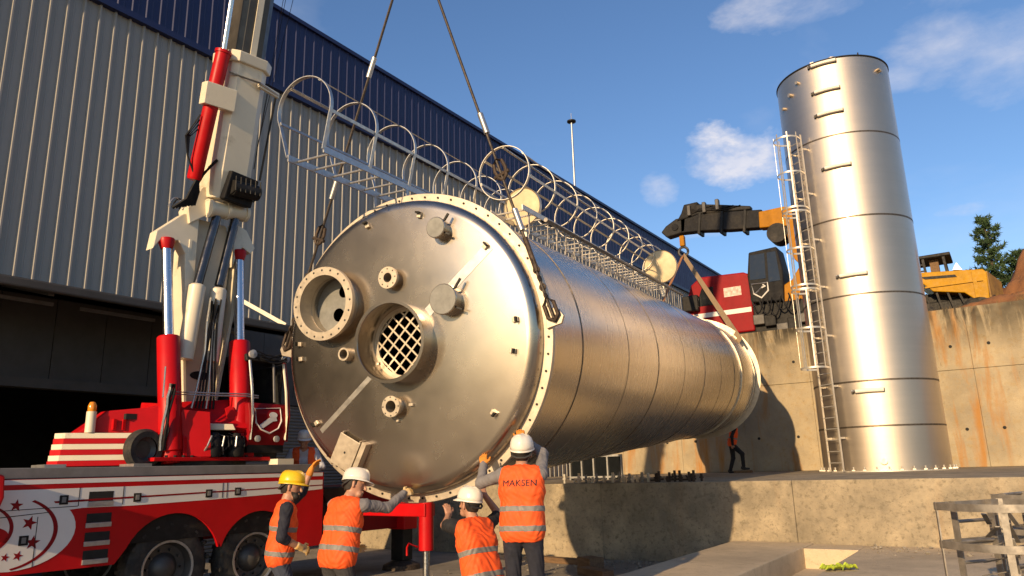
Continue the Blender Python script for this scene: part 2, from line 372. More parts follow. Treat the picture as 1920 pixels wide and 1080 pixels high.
# lintel panels over the big opening
for i in range(-26, 16):
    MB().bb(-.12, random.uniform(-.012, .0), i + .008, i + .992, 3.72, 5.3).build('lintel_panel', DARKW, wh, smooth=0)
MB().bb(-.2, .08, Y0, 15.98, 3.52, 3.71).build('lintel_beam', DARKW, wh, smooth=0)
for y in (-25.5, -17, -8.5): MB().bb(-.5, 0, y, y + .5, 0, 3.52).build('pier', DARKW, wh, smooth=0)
# roller shutter closing the bay beside the opening
sh = MB()
for k in range(42):
    z = .03 + k * .083; sh.add([(.0, 10.3, z), (.028, 10.3, z + .026), (.028, 10.3, z + .058), (0, 10.3, z + .083), (.0, 15.98, z), (.028, 15.98, z + .026), (.028, 15.98, z + .058), (0, 15.98, z + .083)], [(0, 1, 5, 4), (1, 2, 6, 5), (2, 3, 7, 6)])
sh.build('roller_shutter', SHUTTER, wh, smooth=0)
MB().bb(-.2, .1, 9.9, 10.28, 0, 3.52).build('pier', DARKW, wh, smooth=0)
# canopy over the opening
can = MB(); can.add([(.0, Y0, 5.62), (2.0, Y0, 5.12), (2.0, 11.2, 5.12), (0, 11.2, 5.62), (.0, Y0, 5.54), (2.0, Y0, 5.04), (2.0, 11.2, 5.04), (0, 11.2, 5.54)], [(0, 1, 2, 3), (4, 7, 6, 5), (0, 4, 5, 1), (3, 2, 6, 7), (1, 5, 6, 2), (0, 3, 7, 4)])
canopy = can.build('canopy', DARKW, wh, smooth=0)
MB().bb(2.0, 2.13, Y0, 11.25, 4.93, 5.09).build('gutter', DARKW, canopy, smooth=0, bevel=.03)
for y in range(-24, 12, 3):
    MB().bar((.05, y, 5.44), (1.95, y, 4.97), .10, .14).build('rafter', DARKW, canopy, smooth=0)
for y in range(-25, 11, 2): MB().bb(.9, .96, y, y + 1.5, 4.95, 5.01).build('tube_lamp', GREYP, canopy, smooth=0)
MB().bar((.05, 9.6, 6.5), (2.02, 11.0, 5.1), .09, .09).build('tie_rod', CREAM, canopy)
# slender mast far beyond the roof
ms = thing('lightning_mast', 'slender grey lighting mast rising beyond the navy roof edge', 'mast', (-30, 56.4, 0))
MB().cyl((0, 0, 0), (0, 0, 33.2), .16, .09, n=10).build('pole', GALV, ms)
MB().lathe([(.02, 0), (.42, .1), (.42, .22), (.05, .35)], (0, 0, 33.1), (0, 0, 1), 14).build('lamp_ring', DARK, ms)
MB().cyl((0, 0, 33.4), (0, 0, 34.1), .03, n=6).build('spike', GALV, ms)
# ------------------------------------------------------------------ tank hanging from the crane
TAZ, TEL = -.138, .071
ta = Vector((math.sin(TAZ) * math.cos(TEL), math.cos(TAZ) * math.cos(TEL), math.sin(TEL)))
TO = Vector((-5.547, 6.224, 3.167)) - ta * .11
ts = Vector((math.cos(TAZ), -math.sin(TAZ), 0)); tu = ts.cross(ta)
TM = Matrix(((ts.x, ta.x, tu.x, TO.x), (ts.y, ta.y, tu.y, TO.y), (ts.z, ta.z, tu.z, TO.z), (0, 0, 0, 1)))
TP = lambda x, y, z: TM @ Vector((x, y, z))        # tank frame: x to its right, y along its axis, z up
tank = thing('steel_tank', 'huge brushed steel tank hanging on its side from the crane, manholes on its round head', 'tank', M=TM)
HOLES = [(-.936, .534, .33), (0, 0, .41), (-.077, .735, .055), (-.727, -.067, .055), (-.078, -.698, .065)]
def holed_disc(R, y, holes, n=128):
    bm = bmesh.new(); ed = []
    def ring(cx, cz, r, k):
        vs = [bm.verts.new((cx + r * math.cos(2 * math.pi * i / k), y, cz + r * math.sin(2 * math.pi * i / k))) for i in range(k)]
        for i in range(k): ed.append(bm.edges.new((vs[i], vs[(i + 1) % k])))
    ring(0, 0, R, n)
    for cx, cz, r in holes: ring(cx, cz, r, 40)
    bmesh.ops.triangle_fill(bm, use_beauty=True, use_dissolve=False, edges=ed)
    vs = [tuple(v.co) for v in bm.verts]; bm.verts.index_update(); fs = [tuple(v.index for v in f.verts) for f in bm.faces]; bm.free()
    return vs, fs
hd = MB(); vs, fs = holed_disc(1.53, 0, HOLES); hd.add(vs, fs)
kn = [(1.53, 0), (1.565, .006), (1.60, .022), (1.63, .05), (1.645, .085), (1.65, .13), (1.65, .24)]
hd.lathe(kn, n=128)
me = hd.mesh('head', STEEL, 0)
bm = bmesh.new(); bm.from_mesh(me); bmesh.ops.remove_doubles(bm, verts=bm.verts[:], dist=1e-4); bmesh.ops.recalc_face_normals(bm, faces=bm.faces[:]); bm.to_mesh(me); bm.free()
me.polygons.foreach_set('use_smooth', [True] * len(me.polygons)); me.set_sharp_from_angle(angle=RAD(35))
head = link('head', me, tank)
BRIGHT = mat('ground_weld_strip', (.80, .76, .70), .34, 1, var=.05, vscale=6, rvar=.06)
def strip2(p, q, w, y, name='weld_strip'):
    p, q = Vector((p[0], y, p[1])), Vector((q[0], y, q[1])); MB().bar(p, q, w, .004, up=(0, 1, 0)).build(name, BRIGHT, head, smooth=0)
strip2((.36, .30), (1.17, .93), .11, -.003); strip2((-.33, -.27), (-1.14, -.92), .06, -.003)
# bolted rim flange (two rings with bolts)
fl = MB().lathe([(1.645, .19), (1.755, .19), (1.755, .22), (1.645, .22)], n=128, closed=True).build('rim_flange', FLANGE, tank, bevel=.006)
MB().lathe([(1.64, .235), (1.75, .235), (1.75, .265), (1.64, .265)], n=128, closed=True).build('rim_flange', FLANGE, tank, bevel=.006)
bolt = MB().cyl((0, .178, 0), (0, .28, 0), .013, n=6).mesh('flange_bolt', DARK)
for i in range(60):
    t = 2 * math.pi * (i + .5) / 60; link('flange_bolt', bolt, fl, loc=(1.705 * math.cos(t), 0, 1.705 * math.sin(t)))
# shell courses with weld seams
ends = [.265, 1.35, 3.2, 4.85, 6.7, 8.55, 10.4, 12.25, 13.7, 15.9]
for i in range(len(ends) - 1):
    r = 1.655 + (.004 if i % 2 else 0)
    MB().lathe([(r, ends[i] + .006), (r, ends[i + 1] - .006)], n=128).build('shell_course', SHELL, tank)
    if i: MB().lathe([(1.652, ends[i] - .009), (1.662, ends[i] - .006), (1.662, ends[i] + .006), (1.652, ends[i] + .009)], n=128, closed=True).build('weld_seam', SEAM, tank)
for y in (13.2, 15.55): MB().lathe([(1.66, y), (1.69, y), (1.69, y + .03), (1.66, y + .03)], n=128, closed=True).build('stiffening_ring', FLANGE, tank)
MB().lathe([(1.66, 15.9), (1.80, 15.9), (1.80, 15.93), (1.66, 15.93)], n=128, closed=True).build('base_ring', FLANGE, tank)
MB().lathe([(1.70, 15.94), (.001, 15.94)], n=96).build('bottom_plate', SHELL, tank)
# openings on the head
def nozzle(name, x, z, R, bore, out, bolts, mats=FLANGE, neck=None, thick=.035):
    nk = neck or bore + .02
    o = MB().lathe([(nk, .02), (nk, -out + thick), (R, -out + thick), (R, -out), (bore, -out), (bore, .06)], (x, 0, z), (0, 1, 0), 48).build(name, mats, tank, bevel=0)
    if bolts:
        hm = MB().cyl((0, -.0015, 0), (0, .01, 0), .013 if R > .2 else .009, n=8).mesh('bolt_hole', HOLE); rr = (R + nk) / 2
        for i in range(bolts):
            t = 2 * math.pi * i / bolts; link('bolt_hole', hm, o, loc=(x + rr * math.cos(t), -out, z + rr * math.sin(t)))
    return o
mw = nozzle('manway', -.936, .534, .43, .335, .2, 20, thick=.05)
# perforated baffle seen inside the manway
pv, pf = holed_disc(.335, .0, [(.06, .17, .07), (-.02, -.10, .08), (.16, .0, .055), (.2, -.17, .05)], 48)
MB().add([(x - .936, .12, z + .534) for x, y, z in pv], pf).build('baffle', LID, mw, smooth=0)
MB().lathe([(.335, .05), (.335, .118)], (-.936, 0, .534), n=48).build('inner_neck', STEEL, mw)
gw = MB().lathe([(.435, .02), (.435, -.22), (.455, -.235), (.455, -.25), (.42, -.25), (.41, -.235), (.41, .12)], (0, 0, 0), (0, 1, 0), 64).build('grate_manhole', STEEL, tank)
MB().lathe([(.36, .07), (.41, .07), (.41, .10), (.36, .10)], (0, 0, 0), (0, 1, 0), 64, closed=True).build('grate_ring', FLANGE, gw)
for k in range(-3, 4):
    off = k * .112; h = math.sqrt(max(.01, .385 ** 2 - off ** 2))
    for sg in (1, -1):
        d = Vector((math.cos(RAD(45)), 0, sg * math.sin(RAD(45)))); nn = Vector((-d.z, 0, d.x)); c = nn * off
        MB().bar(c - d * h + Vector((0, .085 + .004 * sg, 0)), c + d * h + Vector((0, .085 + .004 * sg, 0)), .019, .01, up=(0, 1, 0)).build('grate_bar', FLANGE, gw, smooth=0)
nozzle('small_nozzle', -.077, .735, .125, .055, .12, 8)
nozzle('small_nozzle', -.078, -.698, .115, .065, .13, 8)
nozzle('pipe_stub', -.727, -.067, .075, .055, .10, 0, thick=.03)
for x, z, r, o in ((.592, 1.199, .118, .15), (.653, .394, .168, .16)):
    c = MB().lathe([(r - .012, .01), (r - .012, -o + .05), (r, -o + .05), (r, -o + .006), (r - .006, -o), (.001, -o)], (x, 0, z), (0, 1, 0), 40).build('capped_nozzle', STEEL, tank)
    MB().lathe([(r - .01, -o - .004), (.001, -o - .004)], (x, 0, z), (0, 1, 0), 40).build('cap_face', LID, c)
    MB().bar((x + r * .7, -o + .05, z + r * .6), (x + r * 1.15, -o + .06, z + r * 1.25), .03, .02).build('latch', DARK, c)
    MB().bar((x + r * .8, -o + .05, z - r * .6), (x + r * 1.2, -o + .06, z - r * .75), .03, .02).build('latch', DARK, c)
# bracket plate low on the head
RM = Matrix.Rotation(RAD(28), 3, 'Y')
bp = MB().box((-.76, -.06, -1.17), (.30, .012, .36), RM).build('bracket_plate', FLANGE, tank, smooth=0, bevel=.004)
for sx in (-1, 1): MB().box(Vector((-.76, -.028, -1.17)) + RM @ Vector((sx * .13, 0, 0)), (.012, .05, .40), RM).build('bracket_rib', FLANGE, bp, smooth=0)
MB().box(Vector((-.76, -.05, -1.17)) + RM @ Vector((.22, 0, .02)), (.06, .10, .40), RM).build('bracket_rail', FLANGE, bp, smooth=0)
MB().cyl((-.76, -.068, -1.17), (-.76, -.064, -1.17), .014, n=10).build('bolt_hole', HOLE, bp)
# small hold-down clips round the head
for x, z in ((-.41, 1.42), (.31, 1.42), (1.13, .93), (1.38, -.22), (1.12, -.84), (-1.20, -.83), (-1.43, -.06), (-1.44, .12), (1.43, .1)):
    a_ = math.atan2(z, x); M3 = Matrix.Rotation(-a_, 3, 'Y')
    c = MB().box((x, -.02, z), (.07, .035, .05), M3).build('lifting_clip', FLANGE, tank, smooth=0, bevel=.004)
    MB().box(Vector((x, -.055, z)) + M3 @ Vector((.02, 0, 0)), (.02, .05, .05), M3).build('clip_tab', DARK, c, smooth=0)
for x, z, w in ((.20, -.30, .03), (-.3, -.21, .03), (.12, -.69, .05), (-.06, -.85, .03)):
    MB().box((x, -.02, z), (w, .04, .03)).build('lifting_clip', FLANGE, tank, smooth=0, bevel=.003)
# lifting lugs at both sides of the rim
for sg in (-1, 1):
    MB().prism([(0, -.1), (.17, -.06), (.20, .02), (.15, .09), (0, .14)], lambda a_, b_, w: (sg * (1.70 + a_), w, .09 + b_), .15, .19).build('lifting_lug', FLANGE, tank, bevel=.005)
# caged ladder on top: section reaching past the head and a second section further back
def caged(S, UC, r, y0, y1, step, legs, ladder_z, w=.24, full=False, matl=GALV, straps=5, lad0=None):
    lad0 = y0 if lad0 is None else lad0
    for sg in (-1, 1): MB().bar((S + sg * w, lad0, ladder_z), (S + sg * w, y1, ladder_z), .016, .075, up=(0, 0, 1)).build('ladder_stringer', matl, tank, smooth=0)
    k = y0 + .15
    rung = MB().cyl((-w, 0, 0), (w, 0, 0), .014, n=8).mesh('ladder_rung', matl)
    while k < y1:
        if k >= lad0: link('ladder_rung', rung, tank, loc=(S, k, ladder_z))
        k += .30
    if full: pts = arc((0, 0, 0), r, 0, 2 * math.pi, 40, (1, 0, 0), (0, 0, 1))[:-1]
    else:
        pts = [(-w, 0, ladder_z - UC)] + [tuple(p) for p in arc((0, 0, 0), r, math.pi * 1.13, -math.pi * .13, 30, (1, 0, 0), (0, 0, 1))] + [(w, 0, ladder_z - UC)]
    hoop = MB().strip(pts, .05, .008, (0, 1, 0), closed=full).mesh('cage_hoop', matl)
    k = y0
    while k <= y1 + .01: link('cage_hoop', hoop, tank, loc=(S, k, UC)); k += step
    for j in range(straps):
        t = math.pi * (-.08 + 1.16 * j / (straps - 1)); c = Vector((S + (r - .012) * math.cos(t), 0, UC + (r - .012) * math.sin(t)))
        MB().bar(c + Vector((0, y0, 0)), c + Vector((0, y1, 0)), .012, .035, up=(math.sin(t), 0, -math.cos(t))).build('cage_strap', matl, tank, smooth=0)
caged(-.42, 2.48, .36, -1.06, 3.74, .8, True, 1.98, straps=4)
caged(.45, 2.46, .385, 2.0, 10.4, .93, False, 1.93, full=True, straps=5, matl=LADGALV)
for y in (.5, 2.0, 3.5): 
    for sg in (-1, 1): MB().bar((-.42 + sg * .24, y, 1.64), (-.42 + sg * .24, y, 1.97), .012, .05).build('ladder_bracket', GALV, tank, smooth=0)
for k in range(9):
    for sg in (-1, 1): MB().bar((.45 + sg * .24, 2.2 + k, 1.58), (.45 + sg * .24, 2.2 + k, 1.92), .012, .035).build('ladder_bracket', OLDGALV, tank, smooth=0)
for x, y, z, r in ((.36, 2.75, 2.16, .28), (.92, 8.6, 2.14, .345)):
    p = MB().lathe([(.001, -.02), (r - .02, -.02), (r, -.012), (r, .012), (r - .02, .02), (.001, .02)], (x, y, z), (0, 1, 0), 40).build('round_plate', TANPLATE, tank)
    MB().lathe([(r, .0), (r + .012, -.03), (r + .012, .05), (r, .05)], (x, y, z), (0, 1, 0), 40, closed=True).build('plate_rim', LADGALV, p)
    MB().bar((x, y + .04, 1.5), (x, y + .04, z + r * .9), .06, .03).build('plate_stay', LADGALV, p, smooth=0)
# conduit rail beside the ladder
MB().tube([(.98, 2.1, 1.72), (.98, 5, 1.72), (.98, 8.4, 1.72), (.98, 10.2, 1.72)], .03, 8).build('conduit_rail', OLDGALV, tank)
for k in range(24): MB().bar((.94, 2.2 + k * .34, 1.38), (.97, 2.2 + k * .34, 1.72), .010, .02).build('rail_clip', OLDGALV, tank, smooth=0)

# ------------------------------------------------------------------ slings, hook
HOOK = Vector((-5.22, 5.93, 8.55))
hk = thing('hook_block', 'steel hook block gathering the two wire slings above the tank', 'hook', HOOK)
MB().lathe([(.001, .9), (.22, .85), (.25, .6), (.25, .3), (.18, .12), (.05, .05)], (0, 0, 0), (0, 0, 1), 20).build('block', RED, hk)
MB().tube([(0, 0, .1), (0, 0, -.02), (.09, 0, -.10), (.12, 0, -.22), (.05, 0, -.34), (-.06, 0, -.34), (-.12, 0, -.24)], [.04, .04, .05, .055, .05, .04, .02], 10).build('hook', DARK, hk)
def sling(lug, label, marks):
    p = HOOK + Vector((0, 0, -.28)); q = TP(*lug)
    t = thing('wire_sling', label, 'sling', p)
    pts = [(q - p) * (i / 12) + Vector((0, 0, -.02 * math.sin(math.pi * i / 12))) for i in range(13)]
    MB().tube(pts, .017, 7).build('wire_rope', WIRE, t)
    d = (q - p).normalized(); L = (q - p).length
    for kind, fr in marks:
        c = d * (L * fr)
        if kind == 'ferrule': MB().cyl(c - d * .13, c + d * .13, .034, n=10).build('ferrule', GALV, t)
        elif kind == 'shackle':
            e = d.cross(Vector((0, 1, 0))).normalized()
            MB().tube([c - d * .13 + e * .0, c - d * .09 + e * .055, c + e * .07, c + d * .09 + e * .05, c + d * .13, c + d * .09 - e * .05, c - e * .07, c - d * .09 - e * .055], .022, 7, closed=True).build('shackle', RUST, t)
            MB().cyl(c - e * .1 + d * .06, c + e * .1 + d * .06, .022, n=8).build('shackle_pin', RUST, t)
        else: MB().cyl(c - d * .2, c + d * .2, .03, n=8).build('turnbuckle', RUST, t)
    e = d.cross(Vector((0, 1, 0))).normalized(); c = q - p - d * .1
    MB().tube([c - d * .14, c - d * .06 + e * .06, c + d * .08 + e * .06, c + d * .13, c + d * .08 - e * .06, c - d * .06 - e * .06], .022, 7, closed=True).build('shackle', RUST, t)
    for k in range(5): MB().tube(arc(q - p - d * (.25 + .1 * k), .034, 0, 2 * math.pi, 8, d, e if k % 2 else d.cross(e))[:-1], .011, 6, closed=True).build('chain_link', RUST, t)
sling((-1.80, .14, .12), 'wire sling with big shackle running down to the rim lug beside the warehouse', [('ferrule', .33), ('ferrule', .62), ('shackle', .73), ('turnbuckle', .86)])
sling((1.80, .12, .09), 'wire sling crossing the sunlit side of the tank head', [('ferrule', .545), ('shackle', .66), ('turnbuckle', .86), ('ferrule', .78)])

# ------------------------------------------------------------------ upright tank
UX, UY, UZ, UR = -3.12, 23.4, 1.44, 1.62
up_ = thing('upright_tank', 'tall upright brushed steel tank with caged ladder standing on the concrete platform', 'tank', (UX, UY, UZ))
lv = [0, 1.17, 2.37, 4.74, 6.97, 9.49, 11.9]
for i in range(6):
    r = UR - (.004 if i % 2 else 0)
    MB().lathe([(r, lv[i] + .02), (r, lv[i + 1] - .02)], d=(0, 0, 1), n=128).build('shell_course', SHELLV, up_)
    if i: MB().lathe([(UR - .03, lv[i] - .026), (UR + .003, lv[i] - .024), (UR + .003, lv[i] + .024), (UR - .03, lv[i] + .026)], d=(0, 0, 1), n=128, closed=True).build('weld_seam', SEAM, up_)
MB().lathe([(UR - .01, 11.88), (UR + .02, 11.9), (UR + .02, 11.93), (UR - .02, 11.93), (.001, 12.12)], d=(0, 0, 1), n=128).build('roof', DARK, up_)
MB().lathe([(UR - .02, .0), (UR + .13, .0), (UR + .13, .03), (UR - .02, .03)], d=(0, 0, 1), n=128, closed=True).build('base_ring', LADGALV, up_)
ab = MB().cyl((0, 0, -.0), (0, 0, .13), .018, n=8).box((0, 0, .045), (.075, .075, .03)).mesh('anchor_bolt', LADGALV)
for i in range(36):
    t = 2 * math.pi * i / 36; link('anchor_bolt', ab, up_, loc=((UR + .075) * math.cos(t), (UR + .075) * math.sin(t), .0))
view = math.atan2(-UY, -UX)     # bearing from the tank axis towards the yard
PALECLIP = mat('pale_clip', (.80, .75, .66), .5, .0, var=.05, vscale=6)
# pipe clips up the front
for z in (11.80, 10.93, 10.20, 8.52, 5.30, 2.10):
    pts = arc((0, 0, 0), UR + .075, view - .34, view + .12, 8, (1, 0, 0), (0, 1, 0))
    c = MB().tube([p + Vector((0, 0, z)) for p in pts], .052, 8).build('pipe_clip', PALECLIP, up_)
    for p in (pts[0], pts[-1]): MB().box(p * .975 + Vector((0, 0, z)), (.06, .06, .10)).build('clip_foot', DARK, c, smooth=0)
for a_, z, r in ((-1.05, 11.0, .05), (-.8, 11.25, .06), (-.6, 11.5, .05), (.9, 11.5, .04), (.95, 11.47, .04), (-.02, .27, .09)):
    t = view + a_; d = Vector((math.cos(t), math.sin(t), 0))
    MB().cyl(d * (UR - .02) + Vector((0, 0, z)), d * (UR + .08) + Vector((0, 0, z)), r, n=16).build('small_nozzle', FLANGE, up_)
MB().bb(-.35, -.25, -1.2, -1.1, 12, 12.18).bb(-.55, -.45, -1.15, -1.0, 12, 12.12).build('roof_fitting', FLANGE, up_, smooth=0)
MB().lathe([(.001, .12), (.15, .1), (.16, 0)], (.25, -1.15, 12.02), (0, 0, 1), 20).build('roof_vent', FLANGE, up_)
MB().cyl((.95, -.8, 12), (.95, -.8, 12.25), .02, n=6).build('roof_spike', DARK, up_)
# ladder and cage
lt = view - .72; ld = Vector((math.cos(lt), math.sin(lt), 0)); lw = Vector((-ld.y, ld.x, 0))
lc = ld * (UR + .2)
for sg in (-1, 1): MB().bar(lc + lw * (sg * .23) + Vector((0, 0, .02)), lc + lw * (sg * .23) + Vector((0, 0, 9.75)), .014, .06, up=ld).build('ladder_stringer', LADGALV, up_, smooth=0)
rg = MB().cyl(lw * -.23, lw * .23, .015, n=8).mesh('ladder_rung', LADGALV)
for k in range(32): link('ladder_rung', rg, up_, loc=lc + Vector((0, 0, .25 + .3 * k)))
cc = lc + ld * .34
def hoopz(z, ext=0):
    pts = [lc + lw * .23] + arc(cc, .36, math.pi * .62, -math.pi * .62, 20, ld, lw) + [lc - lw * .23]
    return MB().strip([p + Vector((0, 0, z)) for p in pts], .05, .008, (0, 0, 1)).build('cage_hoop', LADGALV, up_)
for z in (2.8, 3.9, 5.0, 5.12, 6.2, 7.3, 7.42, 8.5, 9.6): hoopz(z)
for z0, z1 in ((2.8, 5.0), (5.12, 7.3), (7.42, 9.75)):
    for t in (-.55, -.28, 0, .28, .55):
        c = cc + (ld * math.cos(math.pi * t) + lw * math.sin(math.pi * t)) * .352
        MB().bar(c + Vector((0, 0, z0)), c + Vector((0, 0, z1)), .036, .008, up=ld * math.cos(math.pi * t) + lw * math.sin(math.pi * t)).build('cage_strap', LADGALV, up_, smooth=0)
for z in (.9, 2.3, 3.7, 5.1, 6.5, 7.9, 9.3):
    for sg in (-1, 1): MB().bar(lc + lw * (sg * .23) + Vector((0, 0, z)), ld * (UR - .01) + lw * (sg * .23) + Vector((0, 0, z)), .012, .05).build('ladder_bracket', LADGALV, up_, smooth=0)
# ------------------------------------------------------------------ red crane truck
def W(mb, name, mats, parent, **k):
    """child built in world coordinates"""
    o = mb.build(name, mats, parent, **k)
    if parent.type == 'EMPTY': o.matrix_parent_inverse = parent.matrix_basis.inverted()
    return o
CO = Vector((-11.05, 7.0, 0))
crane = thing('crane_truck', 'red crane truck with cream boom, star emblem and striped counterweight', 'crane', CO)
SX = -9.67
yzs = lambda x, u0, k: (lambda u, v, w: (x + (u - u0) * k + w, u, v))
yz = lambda x: (lambda u, v, w: (x + w, u, v))
def archpts(yc, r, zb):
    zc = .60; a0 = math.acos(max(-1, min(1, (zb - zc) / r))); n = 16
    return [(yc - r * math.sin(a0 - 2 * a0 * i / n), zc + r * math.cos(a0 - 2 * a0 * i / n)) for i in range(n + 1)]
out = [(1.0, 1.795), (1.0, .74), (5.0, .74)] + archpts(6.22, .70, .74) + archpts(7.56, .66, .80) + [(8.72, .66), (8.72, 1.795)]
out = [(1.0, .74)] + [(5.45, .72)] + archpts(6.22, .70, .80)[1:] + [(6.90, .86)] + archpts(7.56, .655, .80) + [(8.25, .66), (8.72, .66), (8.72, 1.795), (1.0, 1.795)]
body = W(MB().prism(out, yz(SX), -.05, 0), 'side_body', RED, crane, smooth=0)
W(MB().bb(-12.35, -9.74, .6, 8.6, .95, 1.70), 'chassis', DARK, crane, smooth=0)
W(MB().bb(-12.4, -9.78, .6, 8.72, 1.80, 1.93), 'deck', GREYP, crane, smooth=0, bevel=.01)
W(MB().bb(-12.38, -12.34, .8, 8.7, .7, 1.79), 'far_side_body', RED, crane, smooth=0)
W(MB().bb(-12.2, -9.72, 8.4, 8.71, .75, 1.78), 'rear_frame', DKRED, crane, smooth=0)
W(MB().bb(-11.9, -10.2, 8.72, 11.2, .75, 1.55), 'rear_frame', DKRED, crane, smooth=0, bevel=.02)
def wheel(y, x=SX - .08):
    t = MB().lathe([(.36, -.30), (.50, -.31), (.565, -.26), (.58, -.20), (.58, -.10), (.565, -.04), (.50, .0), (.36, -.02)], (x, y, .58), (1, 0, 0), 56)
    for i in range(36):
        a_ = 2 * math.pi * i / 36; c = Vector((x, y + .575 * math.cos(a_), .58 + .575 * math.sin(a_)))
        t.box(c + Vector((-.05 if i % 2 else -.2, 0, 0)), (.13, .05, .03), Matrix.Rotation(a_ + math.pi / 2, 3, 'X'))
    w = W(t, 'tyre', TYRE, crane)
    W(MB().lathe([(.36, -.03), (.345, -.015), (.33, -.05), (.30, -.13), (.20, -.15), (.16, -.10), (.10, -.04), (.001, -.03)], (x, y, .58), (1, 0, 0), 40), 'rim', RIM, w)
    nb = MB()
    W(MB().lathe([(.335, -.01), (.365, -.005), (.365, -.02), (.335, -.03)], (x, y, .58), (1, 0, 0), 40, closed=True), 'rim_edge', GALV, w)
    for i in range(10):
        a_ = 2 * math.pi * i / 10; c = Vector((x - .14, y + .24 * math.cos(a_), .58 + .24 * math.sin(a_)))
        W(MB().cyl(c, c + Vector((.05, 0, 0)), .018, n=6), 'wheel_nut', RIM, w)
for y in (6.22, 7.56, 1.6, 3.0): wheel(y)
for y in (6.22, 7.56): wheel(y, -12.05)
# livery: stripes, emblem, panels and latches lie on the side as thin raised pieces
def decal(name, poly, m, w=.003, par=None): return W(MB().prism(poly, yz(SX), .0005, w), name, m, par or body, smooth=0)
decal('white_stripe', [(1.0, 1.735), (8.70, 1.735), (8.70, 1.79), (1.0, 1.79)], WHITEP)
bandb = [(1.0, 1.40), (4.6, 1.40), (5.0, 1.435), (5.6, 1.43), (6.8, 1.455), (7.96, 1.49), (8.70, 1.53)]
decal('white_band', bandb + [(8.70, 1.675), (1.0, 1.675)], WHITEP)
decal('red_pinstripe', [(4.68, 1.505), (8.70, 1.585), (8.70, 1.60), (4.66, 1.53)], DKRED, .006)
def ell(cy, cz, a_, b_, t0=0, t1=2 * math.pi, n=40): return [(cy + a_ * math.cos(t0 + (t1 - t0) * i / n), cz + b_ * math.sin(t0 + (t1 - t0) * i / n)) for i in range(n + (0 if t1 - t0 > 6.2 else 1))]
decal('emblem_ball', ell(4.26, 1.205, .68, .435), WHITEP, .004)
def crescent(cy, cz, a_, b_, w_, t0, t1): return ell(cy, cz, a_, b_, t0, t1, 28) + ell(cy - w_ * .4, cz, a_ - w_, b_ - w_ * .6, t1, t0, 28)
decal('emblem_arc', crescent(4.16, 1.19, .58, .42, .035, -1.35, 1.05), DKRED, .006)
decal('emblem_arc', crescent(3.84, 1.24, .42, .30, .03, -.9, 1.1), DKRED, .006)
decal('emblem_disc', ell(3.98, 1.16, .24, .12), RED, .006)
def star(cy, cz, r, rot=0): return [(cy + (r if i % 2 == 0 else r * .42) * math.sin(rot + math.pi * i / 5), cz + (r if i % 2 == 0 else r * .42) * math.cos(rot + math.pi * i / 5)) for i in range(10)]
for cy, cz, r, ro in ((4.26, 1.50, .075, .1), (4.42, 1.295, .085, .3), (4.48, 1.07, .085, .1), (4.34, .935, .058, .3), (4.21, .93, .048, .2)): decal('emblem_star', star(cy, cz, r, ro), DKRED, .006)
for y, z0, z1 in ((4.94, 1.46, 1.68), (5.48, 1.45, 1.68), (6.90, 1.47, 1.68), (6.97, 1.47, 1.68), (4.50, .80, 1.36)): decal('panel_gap', [(y, z0), (y + .008, z0), (y + .008, z1), (y, z1)], DARK, .0065)
decal('panel_gap', [(4.0, 1.44), (4.94, 1.455), (4.94, 1.463), (4.0, 1.448)], DARK, .0065); decal('panel_gap', [(4.0, 1.36), (4.62, 1.40), (4.62, 1.408), (4.0, 1.37)], DARK, .0065)
for y, z in ((4.77, 1.54), (5.67, 1.53), (6.69, 1.54), (7.15, 1.55), (4.38, 1.10)):
    l_ = W(MB().bb(SX + .001, SX + .014, y - .05, y + .05, z - .055, z + .055), 'latch', DARK, body, smooth=0, bevel=.004)
    W(MB().bb(SX + .015, SX + .022, y - .025, y + .02, z - .03, z + .035), 'latch_lever', GREYP, l_, smooth=0)
for k, (z0, z1) in enumerate(((1.505, 1.625), (1.25, 1.36), (1.03, 1.135), (.815, .92))):
    s_ = W(MB().bb(SX - .02, SX + .005, 5.06, 5.36, z0, z1), 'step_recess_shade', HOLE, body, smooth=0)  # dark panel, slightly proud, standing in for the shade of a recessed step
    W(MB().bb(SX - .01, SX + .02, 5.055, 5.365, z0 - .06, z0 - .002), 'step_tread', GALV, s_, smooth=0, bevel=.004)
for y in (4.6, 5.7): W(MB().bb(-10.3, -9.9, y, y + .25, 1.93, 1.97), 'deck_bracket', GALV, crane, smooth=0)
# front outrigger housing at the left
W(MB().prism([(3.3, 1.35), (3.95, 1.42), (4.0, 1.60), (3.98, 1.84), (3.7, 1.93), (3.3, 1.93)], yz(-9.3), -.5, .0), 'outrigger_housing', RED, crane, bevel=.02)
W(MB().cyl((-9.32, 3.72, .05), (-9.32, 3.72, 1.4), .10, n=20), 'outrigger_jack', RED, crane)
# rear outrigger: beam, jack and foot
W(MB().bb(-10.0, -8.02, 9.38, 9.62, 1.07, 1.27), 'outrigger_beam', RED, crane, smooth=0, bevel=.015)
oj = W(MB().cyl((-8.1, 9.5, .56), (-8.1, 9.5, 1.30), .115, n=28), 'outrigger_jack', RED, crane, bevel=.008)
W(MB().cyl((-8.1, 9.5, .08), (-8.1, 9.5, .6), .055, n=20), 'jack_rod', CHROME, oj)
W(MB().lathe([(.001, .09), (.24, .07), (.26, .0)], (-8.1, 9.5, .0), (0, 0, 1), 28), 'jack_foot', DARK, oj)
W(MB().tube([(-8.2, 9.4, .62), (-8.38, 9.4, .66), (-8.42, 9.4, .60), (-8.42, 9.4, .48)], .018, 8), 'jack_handle', RED, oj)
leg = W(MB().bb(-10.45, -10.0, 10.9, 11.25, .72, 1.30), 'outrigger_leg', RED, crane, smooth=0, bevel=.02)
